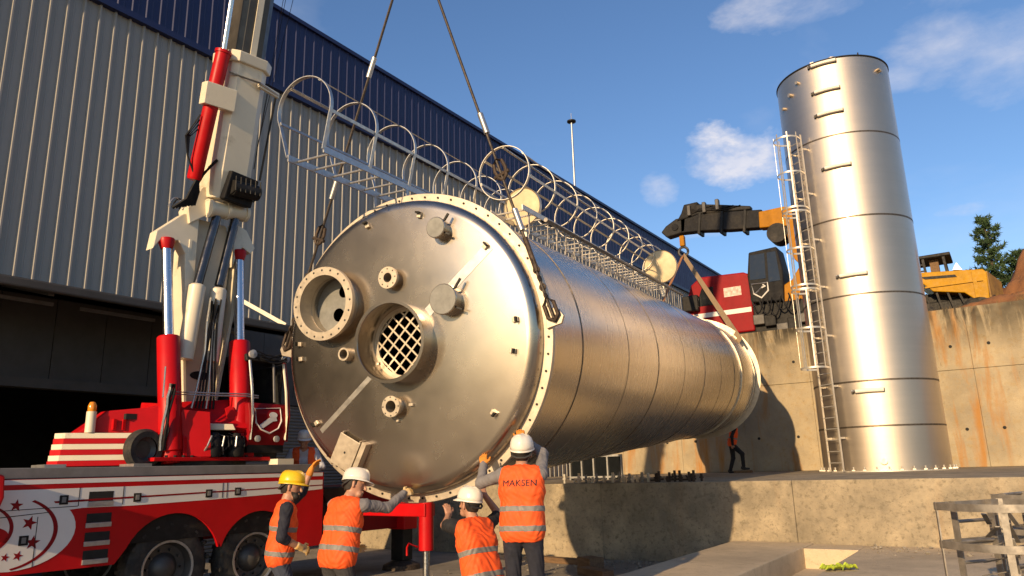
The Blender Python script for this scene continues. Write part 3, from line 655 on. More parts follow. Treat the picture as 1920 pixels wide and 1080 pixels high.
W(MB().bb(-10.40, -10.08, 10.95, 11.2, .16, .74), 'leg_inner', DARK, leg, smooth=0, bevel=.01)
W(MB().lathe([(.001, .16), (.18, .15), (.34, .08), (.36, .0)], (-10.24, 11.07, 0), (0, 0, 1), 24), 'leg_foot', RUST, leg)
for k in range(6):
    W(MB().tube(cable((-9.72, 8.75 + .06 * k, 1.45 - .1 * k), (-9.7, 9.2, .9 - .08 * k), .18, 8), .018, 6), 'rear_hose', BLACK, crane)
W(MB().bb(-10.15, -9.72, 8.73, 9.3, .80, 1.55), 'hose_box', DARK, crane, smooth=0, bevel=.02)

# upper works
W(MB().cyl((-11.0, 7.0, 1.93), (-11.0, 7.0, 2.0), .95, n=40), 'slew_ring', DARK, crane)
plate = W(MB().prism([(6.05, 0), (7.95, 0), (7.95, 1), (6.05, 1)], lambda u, v, w: (-11.9 + v * 1.85, u, w), 2.0, 2.055), 'slew_platform', RED, crane, smooth=0, bevel=.008)
for k in range(13): W(MB().cyl((-10.10, 6.25 + k * .13, 2.056), (-10.10, 6.25 + k * .13, 2.085), .022, n=6), 'platform_bolt', DARK, plate)
# tower frame: two cheek plates and a sloping front plate
for y in (6.55, 7.62): W(MB().prism([(-10.12, 2.06), (-10.16, 2.35), (-10.42, 2.85), (-11.5, 2.95), (-11.7, 2.06)], lambda u, v, w: (u, y + w, v), -.03, .03), 'cheek_plate', RED, crane, smooth=0, bevel=.006)
W(MB().prism([(6.20, 2.06), (6.30, 2.45), (6.50, 2.75), (6.85, 2.72), (6.90, 2.06)], yzs(-10.17, 6.55, .42), -.04, 0), 'front_plate', RED, crane, smooth=0, bevel=.006)
W(MB().add([(-10.34, 6.58, 2.50), (-10.02, 7.59, 2.50), (-10.42, 7.59, 2.98), (-10.70, 6.58, 2.90), (-10.38, 6.58, 2.46), (-10.06, 7.59, 2.46), (-10.46, 7.59, 2.94), (-10.74, 6.58, 2.86)], [(0, 1, 2, 3), (4, 7, 6, 5), (0, 4, 5, 1), (2, 6, 7, 3), (0, 3, 7, 4), (1, 5, 6, 2)]), 'sloping_plate', RED, crane, smooth=0)
W(MB().prism([(7.48, 2.06), (7.66, 2.06), (7.66, 2.5), (7.30, 2.85), (7.22, 2.80)], yzs(-10.14, 7.5, .42), -.03, 0), 'front_gusset', RED, crane, smooth=0, bevel=.005)
W(MB().bb(-11.6, -10.7, 6.6, 7.6, 2.06, 2.8), 'tower_core', DKRED, crane, smooth=0)
# hydraulic motors and hoses in the front bay
vb = W(MB().bb(-10.55, -10.22, 6.92, 7.46, 2.06, 2.45), 'valve_block', DARK, crane, smooth=0, bevel=.02)
W(MB().prism([(6.80, 2.46), (7.28, 2.46), (7.24, 2.55), (6.86, 2.56)], yzs(-10.15, 7.0, .42), -.25, .02), 'valve_cover', CREAM, vb, smooth=0, bevel=.01)
for y in (6.98, 7.36):
    m_ = W(MB().lathe([(.001, 0), (.11, .0), (.13, .05), (.13, .22), (.09, .28), (.06, .36), (.001, .36)], (-10.12, y, 2.06), (0, 0, 1), 20), 'slew_motor', BLACK, vb)
for k in range(9):
    y = 6.86 + .07 * k; W(MB().tube([(-10.2, y, 2.42), (-10.02 - .02 * (k % 3), y + .03, 2.36), (-10.0, y + random.uniform(-.05, .05), 2.22), (-10.12, y + random.uniform(-.1, .1), 2.1)], .016, 6), 'hydraulic_hose', BLACK if k % 3 else GALV, vb)
# counterweight stack, striped cream and red
for k in range(6):
    z0 = 1.955 + k * .075; sh_ = .012 * (5 - k)
    W(MB().prism([(-11.66, 5.60 - sh_), (-10.86, 5.05 - sh_), (-10.70, 5.12 - sh_), (-10.28, 6.10), (-11.6, 6.75)], lambda u, v, w: (u, v, w), z0 + .001, z0 + .074), 'counterweight_slab', CREAM if k % 2 else RED, crane, smooth=0, bevel=.004)
W(MB().prism([(5.28, 2.41), (5.62, 2.72), (6.12, 2.78), (6.34, 2.84), (6.34, 2.41)], yzs(-10.52, 5.8, .42), -.25, 0), 'winch_housing', RED, crane, smooth=0, bevel=.015)
W(MB().bb(-10.52, -10.45, 5.80, 5.95, 2.60, 2.68), 'housing_slot', HOLE, crane, smooth=0)
W(MB().bb(-10.57, -10.50, 5.66, 5.70, 2.45, 2.60), 'housing_rib', RED, crane, smooth=0); W(MB().bb(-10.52, -10.48, 5.78, 5.82, 2.45, 2.60), 'housing_rib', RED, crane, smooth=0)
bc = W(MB().cyl((-10.62, 5.40, 2.41), (-10.62, 5.40, 2.70), .065, n=20), 'beacon_post', CREAM, crane)
W(MB().lathe([(.05, 0), (.055, .02), (.055, .08), (.035, .13), (.001, .14)], (-10.62, 5.40, 2.70), (0, 0, 1), 20), 'beacon_lens', AMBER, bc)
sp = W(MB().lathe([(.17, -.09), (.25, -.10), (.285, -.05), (.285, .03), (.25, .07), (.17, .06)], (-10.22, 5.98, 2.17), (1, .15, 0), 40), 'spare_tyre', TYRE, crane)
W(MB().lathe([(.17, .03), (.12, -.02), (.001, -.02)], (-10.22, 5.98, 2.17), (1, .15, 0), 24), 'spare_rim', RIM, sp)
# the two big lifting cylinders
for (yb, yt, zb, zt, zj) in ((6.40, 6.25, 2.12, 5.36, 3.86), (7.52, 7.52, 2.40, 5.44, 3.92)):
    p, q = Vector((-10.26, yb, zb)), Vector((-10.62, yt, zt)); j = p.lerp(q, (zj - zb) / (zt - zb))
    b_ = W(MB().lathe([(.001, 0), (.12, 0), (.165, .03), (.165, (j - p).length - .02), (.15, (j - p).length), (.07, (j - p).length + .01)], p, q - p, 32), 'lift_cylinder', RED, crane)
    W(MB().cyl(j, q, .078, n=24), 'cylinder_rod', CHROME, b_)
    W(MB().lathe([(.085, -.10), (.125, .02), (.12, .07), (.04, .10)], q, q - p, 24), 'rod_head', RED, b_)
    W(MB().lathe([(.12, -.12), (.155, .0), (.12, .10), (.001, .12)], p - (q - p).normalized() * .05, p - q, 24), 'cylinder_foot', RED, b_)
for dz in (0, .035): W(MB().tube([(-10.10, 6.22, 2.95 + dz), (-10.07, 6.5, 2.96 + dz), (-10.14, 7.0, 2.98 + dz), (-10.12, 7.5, 3.0 + dz), (-10.14, 7.74, 2.99 + dz)], .012, 6), 'hydraulic_pipe', GALV, crane)
for k in range(3): W(MB().tube(cable((-10.05, 6.2 + .03 * k, 3.1), (-10.15, 6.18 + .03 * k, 2.15), -.05, 8, .015), .02, 6), 'hydraulic_hose', BLACK if k else GALV, crane)
W(MB().cyl((-10.12, 6.14, 2.9), (-10.12, 6.14, 3.35), .012, n=6), 'antenna_rod', GALV, crane)
# lower arm (cream) with horn brackets
def loft(sections, mbx=None):
    mbx = mbx or MB(); n = len(sections[0]); P = [p for s_ in sections for p in s_]; F = []
    for k in range(len(sections) - 1):
        for i in range(n): F.append((k * n + i, k * n + (i + 1) % n, (k + 1) * n + (i + 1) % n, (k + 1) * n + i))
    F += [tuple(range(n - 1, -1, -1)), tuple(range((len(sections) - 1) * n, len(sections) * n))]
    return mbx.add(P, F)
def sec(xc, yc, z, dx, dy): return [(xc + dx / 2, yc - dy / 2, z), (xc + dx / 2, yc + dy / 2, z), (xc - dx / 2, yc + dy / 2, z), (xc - dx / 2, yc - dy / 2, z)]
arm = W(loft([sec(-11.05, 7.08, 2.65, .42, .66), sec(-11.02, 7.07, 3.4, .42, .72), sec(-10.98, 7.05, 4.4, .40, .70), sec(-10.95, 7.05, 5.4, .40, .80), sec(-10.93, 7.06, 5.95, .36, .55)]), 'lower_arm', CREAM, crane, smooth=0, bevel=.02)
for sg, yc in ((-1, 6.62), (1, 7.48)):
    W(loft([sec(-10.84, yc + .12 * sg * 0 + (.18 if sg < 0 else -.16), 2.9, .30, .05), sec(-10.80, yc, 4.4, .34, .05), sec(-10.76, yc, 5.5, .40, .05)]), 'arm_web', CREAM, arm, smooth=0, bevel=.005)
W(MB().prism([(6.02, 5.22), (6.06, 5.52), (6.46, 5.90), (6.74, 6.0), (6.74, 4.7), (6.62, 4.3), (6.55, 5.25), (6.42, 5.44), (6.14, 5.40)], yz(-10.58), -.22, .0), 'horn_bracket', CREAM, arm, smooth=0, bevel=.012)
W(MB().prism([(7.40, 5.2), (7.38, 5.98), (7.62, 5.90), (7.80, 5.62), (7.72, 5.50), (7.56, 5.58), (7.46, 5.45)], yz(-10.58), -.22, .0), 'horn_bracket', CREAM, arm, smooth=0, bevel=.012)
W(MB().prism(ell(7.08, 3.36, .17, .07, n=24), yz(-10.82), .0, .02), 'arm_slot', HOLE, arm, smooth=0)
W(MB().prism([(6.62, 4.35), (6.68, 4.34), (6.70, 4.6), (6.64, 4.62)], yz(-10.62), .0, .003), 'warning_sticker', YELLOW, arm, smooth=0)
# luffing cylinders: cream barrels, dark rods
for (y0, z0, y1, z1, y2, z2) in ((6.63, 3.55, 6.74, 4.75, 6.97, 5.95), (7.05, 3.55, 7.11, 4.80, 7.31, 5.99)):
    l_ = W(MB().lathe([(.001, 0), (.13, .0), (.13, 1.18), (.10, 1.21), (.05, 1.22)], (-10.50, y0, z0), (.02, y1 - y0, z1 - z0), 24), 'luffing_cylinder', CREAM, crane)
    W(MB().cyl((-10.48, y1, z1), (-10.46, y2, z2), .075, n=20), 'luffing_rod', mat('dark_rod', (.10, .10, .105), .2, .9) if 'dark_rod' not in bpy.data.materials else bpy.data.materials['dark_rod'], l_)
for k in range(7):
    y = 6.86 + .03 * k; W(MB().tube([(-10.36, y + .05, 4.55 - .05 * (k % 3)), (-10.33, y + .03 * math.sin(k), 4.15), (-10.36, y + .02 * math.cos(k * 2), 3.7), (-10.4, y - .05 + .02 * k, 3.1), (-10.42, y - .1 + .03 * k, 2.8)], .016, 6), 'hydraulic_hose', BLACK if k % 4 else GALV, crane)
# pivot
pv_ = W(MB().cyl((-10.46, 6.80, 6.06), (-10.46, 7.52, 6.16), .135, n=28), 'pivot_barrel', CREAM, crane, bevel=.01)
for t in (.0, .45, .95): W(MB().lathe([(.135, -.02), (.155, -.02), (.155, .03), (.135, .03)], Vector((-10.46, 6.82, 6.065)).lerp(Vector((-10.46, 7.5, 6.155)), t), (0, .72, .1), 28, closed=True), 'pivot_collar', CREAM, pv_)
W(MB().prism([(6.55, 5.75), (6.95, 6.05), (6.92, 6.5), (6.72, 6.42), (6.5, 6.0)], yz(-10.52), -.3, .0), 'pivot_cheek', CREAM, pv_, smooth=0, bevel=.01)
# main boom: base section, collar, inner telescopic sections up to the tip
BA = Vector((-10.62, 7.12, 5.95)); BT = Vector((-5.22, 5.93, 27.3)); bd = (BT - BA).normalized()
by = (Vector((0, 1, 0)) - bd * bd.y).normalized(); bx = by.cross(bd).normalized()     # by: across, bx: towards the yard
def octa(t, w, h, c=.16, oy=0): 
    o = BA + bd * t + by * oy; return [o + by * (i * w / 2) + bx * (j * h / 2) for i, j in ((-1 + c * 1.6, 1), (1 - c * 3.2, 1), (1, 1 - c * 3.2), (1, -1 + c * 1.5), (1 - c * 1.5, -1), (-1 + c * 1.5, -1), (-1, -1 + c * 1.5), (-1, 1 - c * 1.6))]
boom = W(loft([octa(.35, .60, .55), octa(.8, .70, .66), octa(2.75, .70, .66)]), 'boom_base', CREAM, crane, smooth=0, bevel=.012)
W(loft([octa(2.62, .80, .76), octa(2.80, .82, .78)]), 'boom_collar', CREAM, boom, smooth=0, bevel=.02)
INNER = mat('boom_inner', (.075, .066, .052), .45, .1, var=.2, vscale=3, dirt=(.03, .028, .025), dmin=.5, dmax=.7)
b1 = W(loft([octa(2.7, .58, .54), octa(9.0, .58, .54)]), 'boom_section', INNER, crane, smooth=0, bevel=.008)
W(loft([octa(8.8, .50, .46), octa(15.4, .50, .46)]), 'boom_section', INNER, crane, smooth=0); W(loft([octa(15.2, .42, .4), octa((BT - BA).length + .3, .42, .4)]), 'boom_section', INNER, crane, smooth=0)
W(MB().bar(BA + bd * 2.8 + bx * .275 - by * .02, BA + bd * 9 + bx * .275 - by * .02, .11, .02, up=bx), 'boom_rail', CREAM, b1, smooth=0)
tipo = W(MB().bar(BT - bd * .1, BT + Vector((0, 0, .4)), .3, .3), 'boom_tip', CREAM, crane, smooth=0)
for dx in (-.06, .06): W(MB().tube([BT + Vector((dx, 0, .0)), HOOK + Vector((dx, 0, .85))], .011, 6), 'hoist_rope', WIRE, crane)
# thin ropes running up along the boom
for k, oy in enumerate((.50, .56, .75)): W(MB().tube([BA + bd * (1.0 + .2 * k) + by * .42 + bx * .1, BA + bd * 5 + by * oy + bx * .1, BA + bd * 14 + by * (oy + .1)], .008, 5), 'winch_rope', WIRE, crane)
# red telescoping cylinder on the boom's left side
c0_, c1_ = BA + bd * .55 - by * .66 + bx * .22, BA + bd * 2.72 - by * .52 + bx * .24
tcy = W(MB().lathe([(.001, 0), (.10, 0), (.115, .04), (.115, (c1_ - c0_).length - .05), (.13, (c1_ - c0_).length - .05), (.13, (c1_ - c0_).length), (.05, (c1_ - c0_).length)], c0_, c1_ - c0_, 24), 'telescope_cylinder', RED, crane)
W(MB().cyl(c1_, c1_ + (bd) * 6, .045, n=14), 'telescope_rod', CHROME, tcy)
W(MB().bar(BA + bd * 1.95 - by * .76 + bx * .26, BA + bd * 1.95 - by * .25 + bx * .30, .2, .36, up=bd), 'cylinder_clamp', CREAM, tcy, smooth=0, bevel=.01)
# winch at the boom foot
wb_ = W(MB().bar(BA + bd * .32 + by * .04 + bx * .30, BA + bd * .80 + by * .10 + bx * .32, .52, .22, up=bx), 'winch_box', BLACK, crane, smooth=0, bevel=.02)
W(MB().cyl(BA + bd * .55 - by * .12 + bx * .46, BA + bd * .55 + by * .34 + bx * .46, .13, n=20), 'winch_drum', DARK, wb_)
for k in range(6): W(MB().tube([BA + bd * .40 + by * (-.14 + .09 * k) + bx * .42, BA + bd * .5 + by * (-.14 + .09 * k) + bx * .60, BA + bd * .74 + by * (-.12 + .09 * k) + bx * .52], .012, 6), 'winch_guard', DARK, wb_)
# hose bundle looping from boom to horn
for k in range(8):
    p = BA + bd * (.95 - .02 * k) - by * (.36 + .015 * k) + bx * .28; q = Vector((-10.4, 6.18 + .05 * k, 5.88 + .02 * k))
    W(MB().tube([p, p.lerp(q, .3) - by * .12 - Vector((0, 0, .12)), p.lerp(q, .65) + Vector((0, -.02, -.14 + .02 * k)), q], .026, 6), 'hose_bundle', BLACK, crane)
for k in range(4): W(MB().tube([BA + bd * (1.35 + .08 * k) - by * .74 + bx * .25, BA + bd * 1.2 - by * (.86 + .02 * k) + bx * .25, BA + bd * .9 - by * .84 + bx * .25, BA + bd * .6 - by * .7 + bx * .3], .014, 6), 'boom_hose', BLACK, crane)
for k in range(5): W(MB().tube(cable((-10.42, 6.12 + .06 * k, 5.9), (-10.42, 6.30 + .06 * k, 6.02), -.1, 6), .012, 6), 'hose_loop', BLACK if k % 2 else GALV, crane)
W(MB().tube([BA + bd * 2.4 - by * .4 + bx * .3, BA + bd * 2.38 + by * .1 + bx * .42, BA + bd * 2.3 + by * .5 + bx * .36], .02, 6), 'boom_cable', GALV, crane)
W(MB().bar(BA + bd * 2.36 + by * .1 + bx * .38, BA + bd * 2.30 + by * .52 + bx * .34, .05, .09), 'boom_bracket', CREAM, crane, smooth=0)
W(MB().cyl(BA + bd * 2.3 + by * .50 + bx * .3, BA + bd * .8 + by * .44 + bx * .3, .018, n=8), 'boom_guide', DARK, crane)
# operator's cab
CX0, CX1, CY0, CY1 = -11.35, -10.0, 7.50, 8.20
cab = W(MB().prism([(CX0, 2.25), (CX1 - .06, 2.22), (CX1 + .02, 2.45), (CX1, 2.72), (CX1 - .05, 2.90), (CX0, 2.9)], lambda u, v, w: (u, w, v), CY0, CY1), 'cab_body', DKRED, crane, smooth=0, bevel=.02)
W(MB().bb(CX0, CX1 - .05, CY0 + .02, CY1 - .02, 2.12, 2.24), 'cab_floor', DARK, cab, smooth=0)
W(MB().prism([(CX0, 3.55), (CX1 - .15, 3.58), (CX1 - .2, 3.70), (CX0, 3.72)], lambda u, v, w: (u, w, v), CY0, CY1), 'cab_roof', DARK, cab, smooth=0, bevel=.02)
W(MB().bb(CX0, CX0 + .04, CY0, CY1, 2.9, 3.56), 'cab_back', DARK, cab, smooth=0)
for y, m_ in ((CY0 + .03, GALV), (CY1 - .03, CREAM)): W(MB().tube([(CX1 - .0, y, 2.32), (CX1 + .03, y, 2.7), (CX1 - .02, y, 3.1), (CX1 - .13, y, 3.58)], .022, 8), 'cab_pillar', m_, cab)
W(MB().tube([(CX1 - .02, CY1 + .01, 2.30), (CX1 + .02, CY1 + .01, 2.7), (CX1 - .04, CY1 + .01, 3.1), (CX1 - .16, CY1 + .01, 3.6)], .03, 8), 'cab_pillar', DKRED, cab)
W(MB().bar((CX1 - .03, CY1 - .24, 2.92), (CX1 - .13, CY1 - .22, 3.57), .025, .025), 'wiper_bar', GREYP, cab, smooth=0)
gl_ = bpy.data.materials.new('clear_glass'); gl_.use_nodes = True; gb = gl_.node_tree.nodes['Principled BSDF']; gb.inputs['Transmission Weight'].default_value = 1; gb.inputs['Roughness'].default_value = .02; gb.inputs['IOR'].default_value = 1.12; gb.inputs['Base Color'].default_value = (.8, .85, .85, 1)
W(MB().add([(CX1 - .045, CY0 + .05, 2.91), (CX1 - .045, CY1 - .05, 2.91), (CX1 - .145, CY1 - .05, 3.56), (CX1 - .145, CY0 + .05, 3.56)], [(0, 1, 2, 3)]), 'windscreen', gl_, cab, smooth=0)
fx = CX1 + .012
shield = [(7.60, 2.80), (8.07, 2.83), (8.08, 2.62), (8.02, 2.50), (7.86, 2.42), (7.70, 2.48), (7.61, 2.58)]
def onface(u, v, w): 
    base = CX1 + (.02 if v < 2.45 else .02 - (v - 2.45) * (.02 / .27)) if v < 2.72 else CX1 - (v - 2.72) * (.05 / .18)
    return (base + .001 + w, u, v)
W(MB().tube([onface(u, v, .004) for u, v in shield], .013, 6, closed=True), 'shield_outline', WHITEP, cab)
W(MB().prism(ell(7.93, 2.71, .075, .05, n=20), onface, 0, .005), 'shield_emblem', WHITEP, cab, smooth=0)
W(MB().prism([(7.66, 2.50), (7.74, 2.50), (7.92, 2.61), (8.0, 2.62), (7.98, 2.68), (7.86, 2.67), (7.68, 2.55)], onface, 0, .005), 'shield_emblem', WHITEP, cab, smooth=0)
for y in (7.65, 8.0): W(MB().lathe([(.05, 0), (.05, .03), (.001, .035)], (CX1 + .0, y, 2.335), (1, 0, 0), 20), 'cab_lamp', LAMPM, cab)
for k in range(5): W(MB().tube(cable((CX1 - .1, CY0 + .06, 3.62 + .03 * k), (CX1 - .05, CY1 - .02, 3.60 + .04 * k), random.uniform(-.1, .08), 8, .02), .014, 6), 'cab_hose', BLACK if k % 2 else DARK, cab)
for y, z in ((7.55, 3.68), (8.18, 3.66)): W(MB().lathe([(.06, 0), (.07, .05), (.001, .06)], (CX1 - .12, y, z), (1, 0, 0), 18), 'work_lamp', LAMPM, cab)
W(MB().bb(CX1 - .55, CX1 - .1, 7.6, 8.1, 2.02, 2.12), 'cab_bracket', DARK, cab, smooth=0)
W(MB().bb(-10.1, -9.85, 7.95, 8.25, 1.93, 2.02), 'deck_box', CREAM, crane, smooth=0)
W(MB().bb(CX0, CX1 - .14, CY1 - .05, CY1 - .02, 2.9, 3.56), 'cab_side', DARK, cab, smooth=0)
W(MB().bb(CX0, CX0 + .5, CY0 + .02, CY0 + .05, 2.9, 3.56), 'cab_side', DARK, cab, smooth=0)
W(MB().bb(CX0 + .1, CX0 + .25, CY0 + .1, CY1 - .1, 2.4, 3.3), 'operator_seat', BLACK, cab, smooth=0, bevel=.03)
crane.rotation_euler = (0, 0, RAD(-3.5)); crane.matrix_basis = Matrix.Translation(CO + Vector((.02, .07, 0))) @ Matrix.Rotation(RAD(-3.5), 4, 'Z')
# ------------------------------------------------------------------ people: each body is one continuous surface polygonised from blended limbs
def surface_nets(F, org, h):
    ins = F < 0; nx, ny, nz = F.shape
    c = np.zeros((nx - 1, ny - 1, nz - 1), np.int8)
    for dx in (0, 1):
        for dy in (0, 1):
            for dz in (0, 1): c += ins[dx:nx - 1 + dx, dy:ny - 1 + dy, dz:nz - 1 + dz]
    act = (c > 0) & (c < 8); idx = -np.ones(act.shape, np.int64); ii = np.argwhere(act); idx[act] = np.arange(len(ii))
    acc = np.zeros((len(ii), 3)); cnt = np.zeros(len(ii))
    cor = [(a, b, e) for a in (0, 1) for b in (0, 1) for e in (0, 1)]
    for i, p in enumerate(cor):
        for q in cor[i + 1:]:
            if sum(abs(p[k] - q[k]) for k in range(3)) != 1: continue
            fa = F[ii[:, 0] + p[0], ii[:, 1] + p[1], ii[:, 2] + p[2]]; fb = F[ii[:, 0] + q[0], ii[:, 1] + q[1], ii[:, 2] + q[2]]
            m = (fa < 0) != (fb < 0); t = fa[m] / (fa[m] - fb[m])
            acc[m] += np.array(p) + t[:, None] * (np.array(q) - np.array(p)); cnt[m] += 1
    V = (ii + acc / cnt[:, None]) * h + org
    Q = []
    for ax in range(3):
        sl0 = [slice(None)] * 3; sl1 = [slice(None)] * 3; sl0[ax] = slice(0, -1); sl1[ax] = slice(1, None)
        a, b = ins[tuple(sl0)], ins[tuple(sl1)]; e = np.argwhere(a != b); o1, o2 = [k for k in range(3) if k != ax]
        e = e[(e[:, o1] > 0) & (e[:, o2] > 0) & (e[:, o1] < F.shape[o1] - 1) & (e[:, o2] < F.shape[o2] - 1)]
        if not len(e): continue
        fl = a[e[:, 0], e[:, 1], e[:, 2]]
        def cell(d1, d2):
            k = e.copy(); k[:, o1] -= d1; k[:, o2] -= d2; return idx[k[:, 0], k[:, 1], k[:, 2]]
        q = np.stack([cell(1, 1), cell(0, 1), cell(0, 0), cell(1, 0)], 1)
        if ax == 1: fl = ~fl
        q[~fl] = q[~fl][:, ::-1]; Q.append(q)
    return V, np.vstack(Q)
def capd(X, a, b, ra, rb):
    a = np.array(a); b = np.array(b); d = b - a; L = d @ d
    t = np.clip(((X - a) @ d) / L, 0, 1) if L > 1e-9 else np.zeros(X.shape[:-1])
    return np.linalg.norm(X - a - t[..., None] * d, axis=-1) - (ra + (rb - ra) * t)
class SDF:
    def __init__(s, h): s.h = h; s.p = []; s.cut = []
    def cap(s, a, b, ra, rb=None, m=0, k=.025): s.p.append((np.array(a, float), np.array(b, float), ra, ra if rb is None else rb, m, k)); return s
    def clip(s, fn): s.cut.append(fn); return s
    def mesh(s, name, mats, wrinkle=0, wm=None, off=0.):
        lo = np.min([np.minimum(a - ra, b - rb) for a, b, ra, rb, m, k in s.p], 0) - .06 - off; hi = np.max([np.maximum(a + ra, b + rb) for a, b, ra, rb, m, k in s.p], 0) + .06 + off
        n = np.ceil((hi - lo) / s.h).astype(int) + 1; F = np.full(n, .5, np.float64); ax = [lo[i] + np.arange(n[i]) * s.h for i in range(3)]
        for a, b, ra, rb, m, k in s.p:
            r = max(ra, rb) + max(.05, 2 * k) + off
            i0 = np.maximum(0, np.floor((np.minimum(a, b) - r - lo) / s.h).astype(int)); i1 = np.minimum(n, np.ceil((np.maximum(a, b) + r - lo) / s.h).astype(int) + 1)
            X = np.stack(np.meshgrid(*[ax[i][i0[i]:i1[i]] for i in range(3)], indexing='ij'), -1)
            d = capd(X, a, b, ra, rb) - off; sl = tuple(slice(i0[i], i1[i]) for i in range(3)); f = F[sl]
            hh = np.clip(.5 + .5 * (f - d) / k, 0, 1); F[sl] = f * (1 - hh) + d * hh - k * hh * (1 - hh)
        if s.cut:
            X = np.stack(np.meshgrid(*ax, indexing='ij'), -1)
            for fn in s.cut: F = np.maximum(F, fn(X))
        V, Q = surface_nets(F, lo, s.h)
        D = np.stack([capd(V, a, b, ra, rb) for a, b, ra, rb, m, k in s.p], 1); ms = np.array([q[4] for q in s.p]); vm = ms[np.argmin(D, 1)]
        me = bpy.data.meshes.new(name); me.from_pydata(V.tolist(), [], Q.tolist())
        for m in mats: me.materials.append(m)
        me.polygons.foreach_set('material_index', vm[Q[:, 0]].astype(np.int32)); me.polygons.foreach_set('use_smooth', [True] * len(Q)); me.update()
        if wrinkle:
            N = np.zeros(len(V) * 3); me.vertices.foreach_get('normal', N); N = N.reshape(-1, 3)
            w = np.sin(V[:, 2] * 46 + 6 * np.sin(V[:, 0] * 19) + 5 * np.sin(V[:, 1] * 17)) * .6 + np.sin(V[:, 2] * 83 + V[:, 0] * 60 + 7 * np.sin(V[:, 1] * 31)) * .4
            sel = np.isin(vm, wm) if wm is not None else np.ones(len(V), bool)
            V = V + N * (w * wrinkle * sel)[:, None]; me.vertices.foreach_set('co', V.ravel()); me.update()
        return me
def ik(S, T, l1, l2, pole):
    S, T = Vector(S), Vector(T); d = T - S; L = min(d.length, (l1 + l2) * .995); u = d.normalized(); T = S + u * L
    a = (l1 * l1 - l2 * l2 + L * L) / (2 * L); hgt = math.sqrt(max(0, l1 * l1 - a * a)); p = Vector(pole); p = (p - u * p.dot(u)).normalized()
    return S + u * a + p * hgt, T
SKIN = mat('skin', (.44, .23, .145), .5, var=.08, vscale=20)
NAVY = mat('navy_cloth', (.020, .022, .036), .9, var=.2, vscale=8); BLACKC = mat('black_cloth', (.014, .014, .017), .9, var=.2, vscale=8); GREYC = mat('grey_cloth', (.20, .19, .195), .9, var=.15, vscale=14)
CHAR = mat('charcoal_cloth', (.045, .043, .045), .9, var=.2, vscale=8); WHITEC = mat('pale_cloth', (.52, .53, .58), .9, var=.1, vscale=8); BLUEC = mat('blue_grey_cloth', (.045, .055, .085), .9, var=.2, vscale=8)
VEST = mat('hivis_vest', (.88, .105, .012), .75, var=.10, vscale=9, bump=.12, bscale=25); BAND = mat('reflective_band', (.20, .195, .18), .6, .0, var=.1, vscale=12)
HAIR = mat('dark_hair', (.022, .016, .012), .7, var=.3, vscale=40); SHOE = mat('work_boot', (.03, .024, .02), .7, var=.2, vscale=9)
WHELM = mat('white_helmet', (.74, .70, .62), .32, var=.06, vscale=6, dirt=(.5, .44, .35), dmin=.55, dmax=.8); YHELM = mat('yellow_helmet', (.78, .50, .015), .32, var=.06, vscale=6)
OGLOVE = mat('orange_glove', (.72, .26, .03), .8, var=.15, vscale=14); CGLOVE = mat('cream_glove', (.62, .52, .34), .85, var=.2, vscale=14, col2=(.62, .34, .06)); STRAP = mat('helmet_strap', (.03, .03, .03), .7)
INK = mat('vest_print', (.02, .02, .025), .8)
def hand_prims(s, wr, d, n, m, side, curl=.6, kk=.007):
    """hand from wrist wr, pointing along d, palm facing n; side=+1 thumb towards d x n"""
    d = Vector(d).normalized(); n = Vector(n); n = (n - d * n.dot(d)).normalized(); t = d.cross(n) * side; wr = Vector(wr)
    for q, L in ((-.030, .075), (-.010, .082), (.011, .080), (.030, .073)): s.cap(wr + t * q * .6, wr + d * L + t * q, .017, .013, m, .014)
    for q, L, b in ((-.033, .052, .075), (-.011, .066, .083), (.011, .070, .083), (.032, .062, .076)):
        p0 = wr + d * b + t * q; d1 = (d * math.cos(curl) + n * math.sin(curl)).normalized(); p1 = p0 + d1 * (L * .55); d2 = (d * math.cos(curl * 2) + n * math.sin(curl * 2)).normalized(); p2 = p1 + d2 * (L * .5)
        s.cap(p0, p1, .0105, .0095, m, kk).cap(p1, p2, .0095, .008, m, kk)
    p0 = wr + d * .025 + t * .028; p1 = p0 + (t * .75 + d * .6 + n * .25).normalized() * .042; p2 = p1 + (t * .25 + d * .9 + n * .35).normalized() * .036
    s.cap(p0, p1, .014, .012, m, .012).cap(p1, p2, .012, .0095, m, kk)
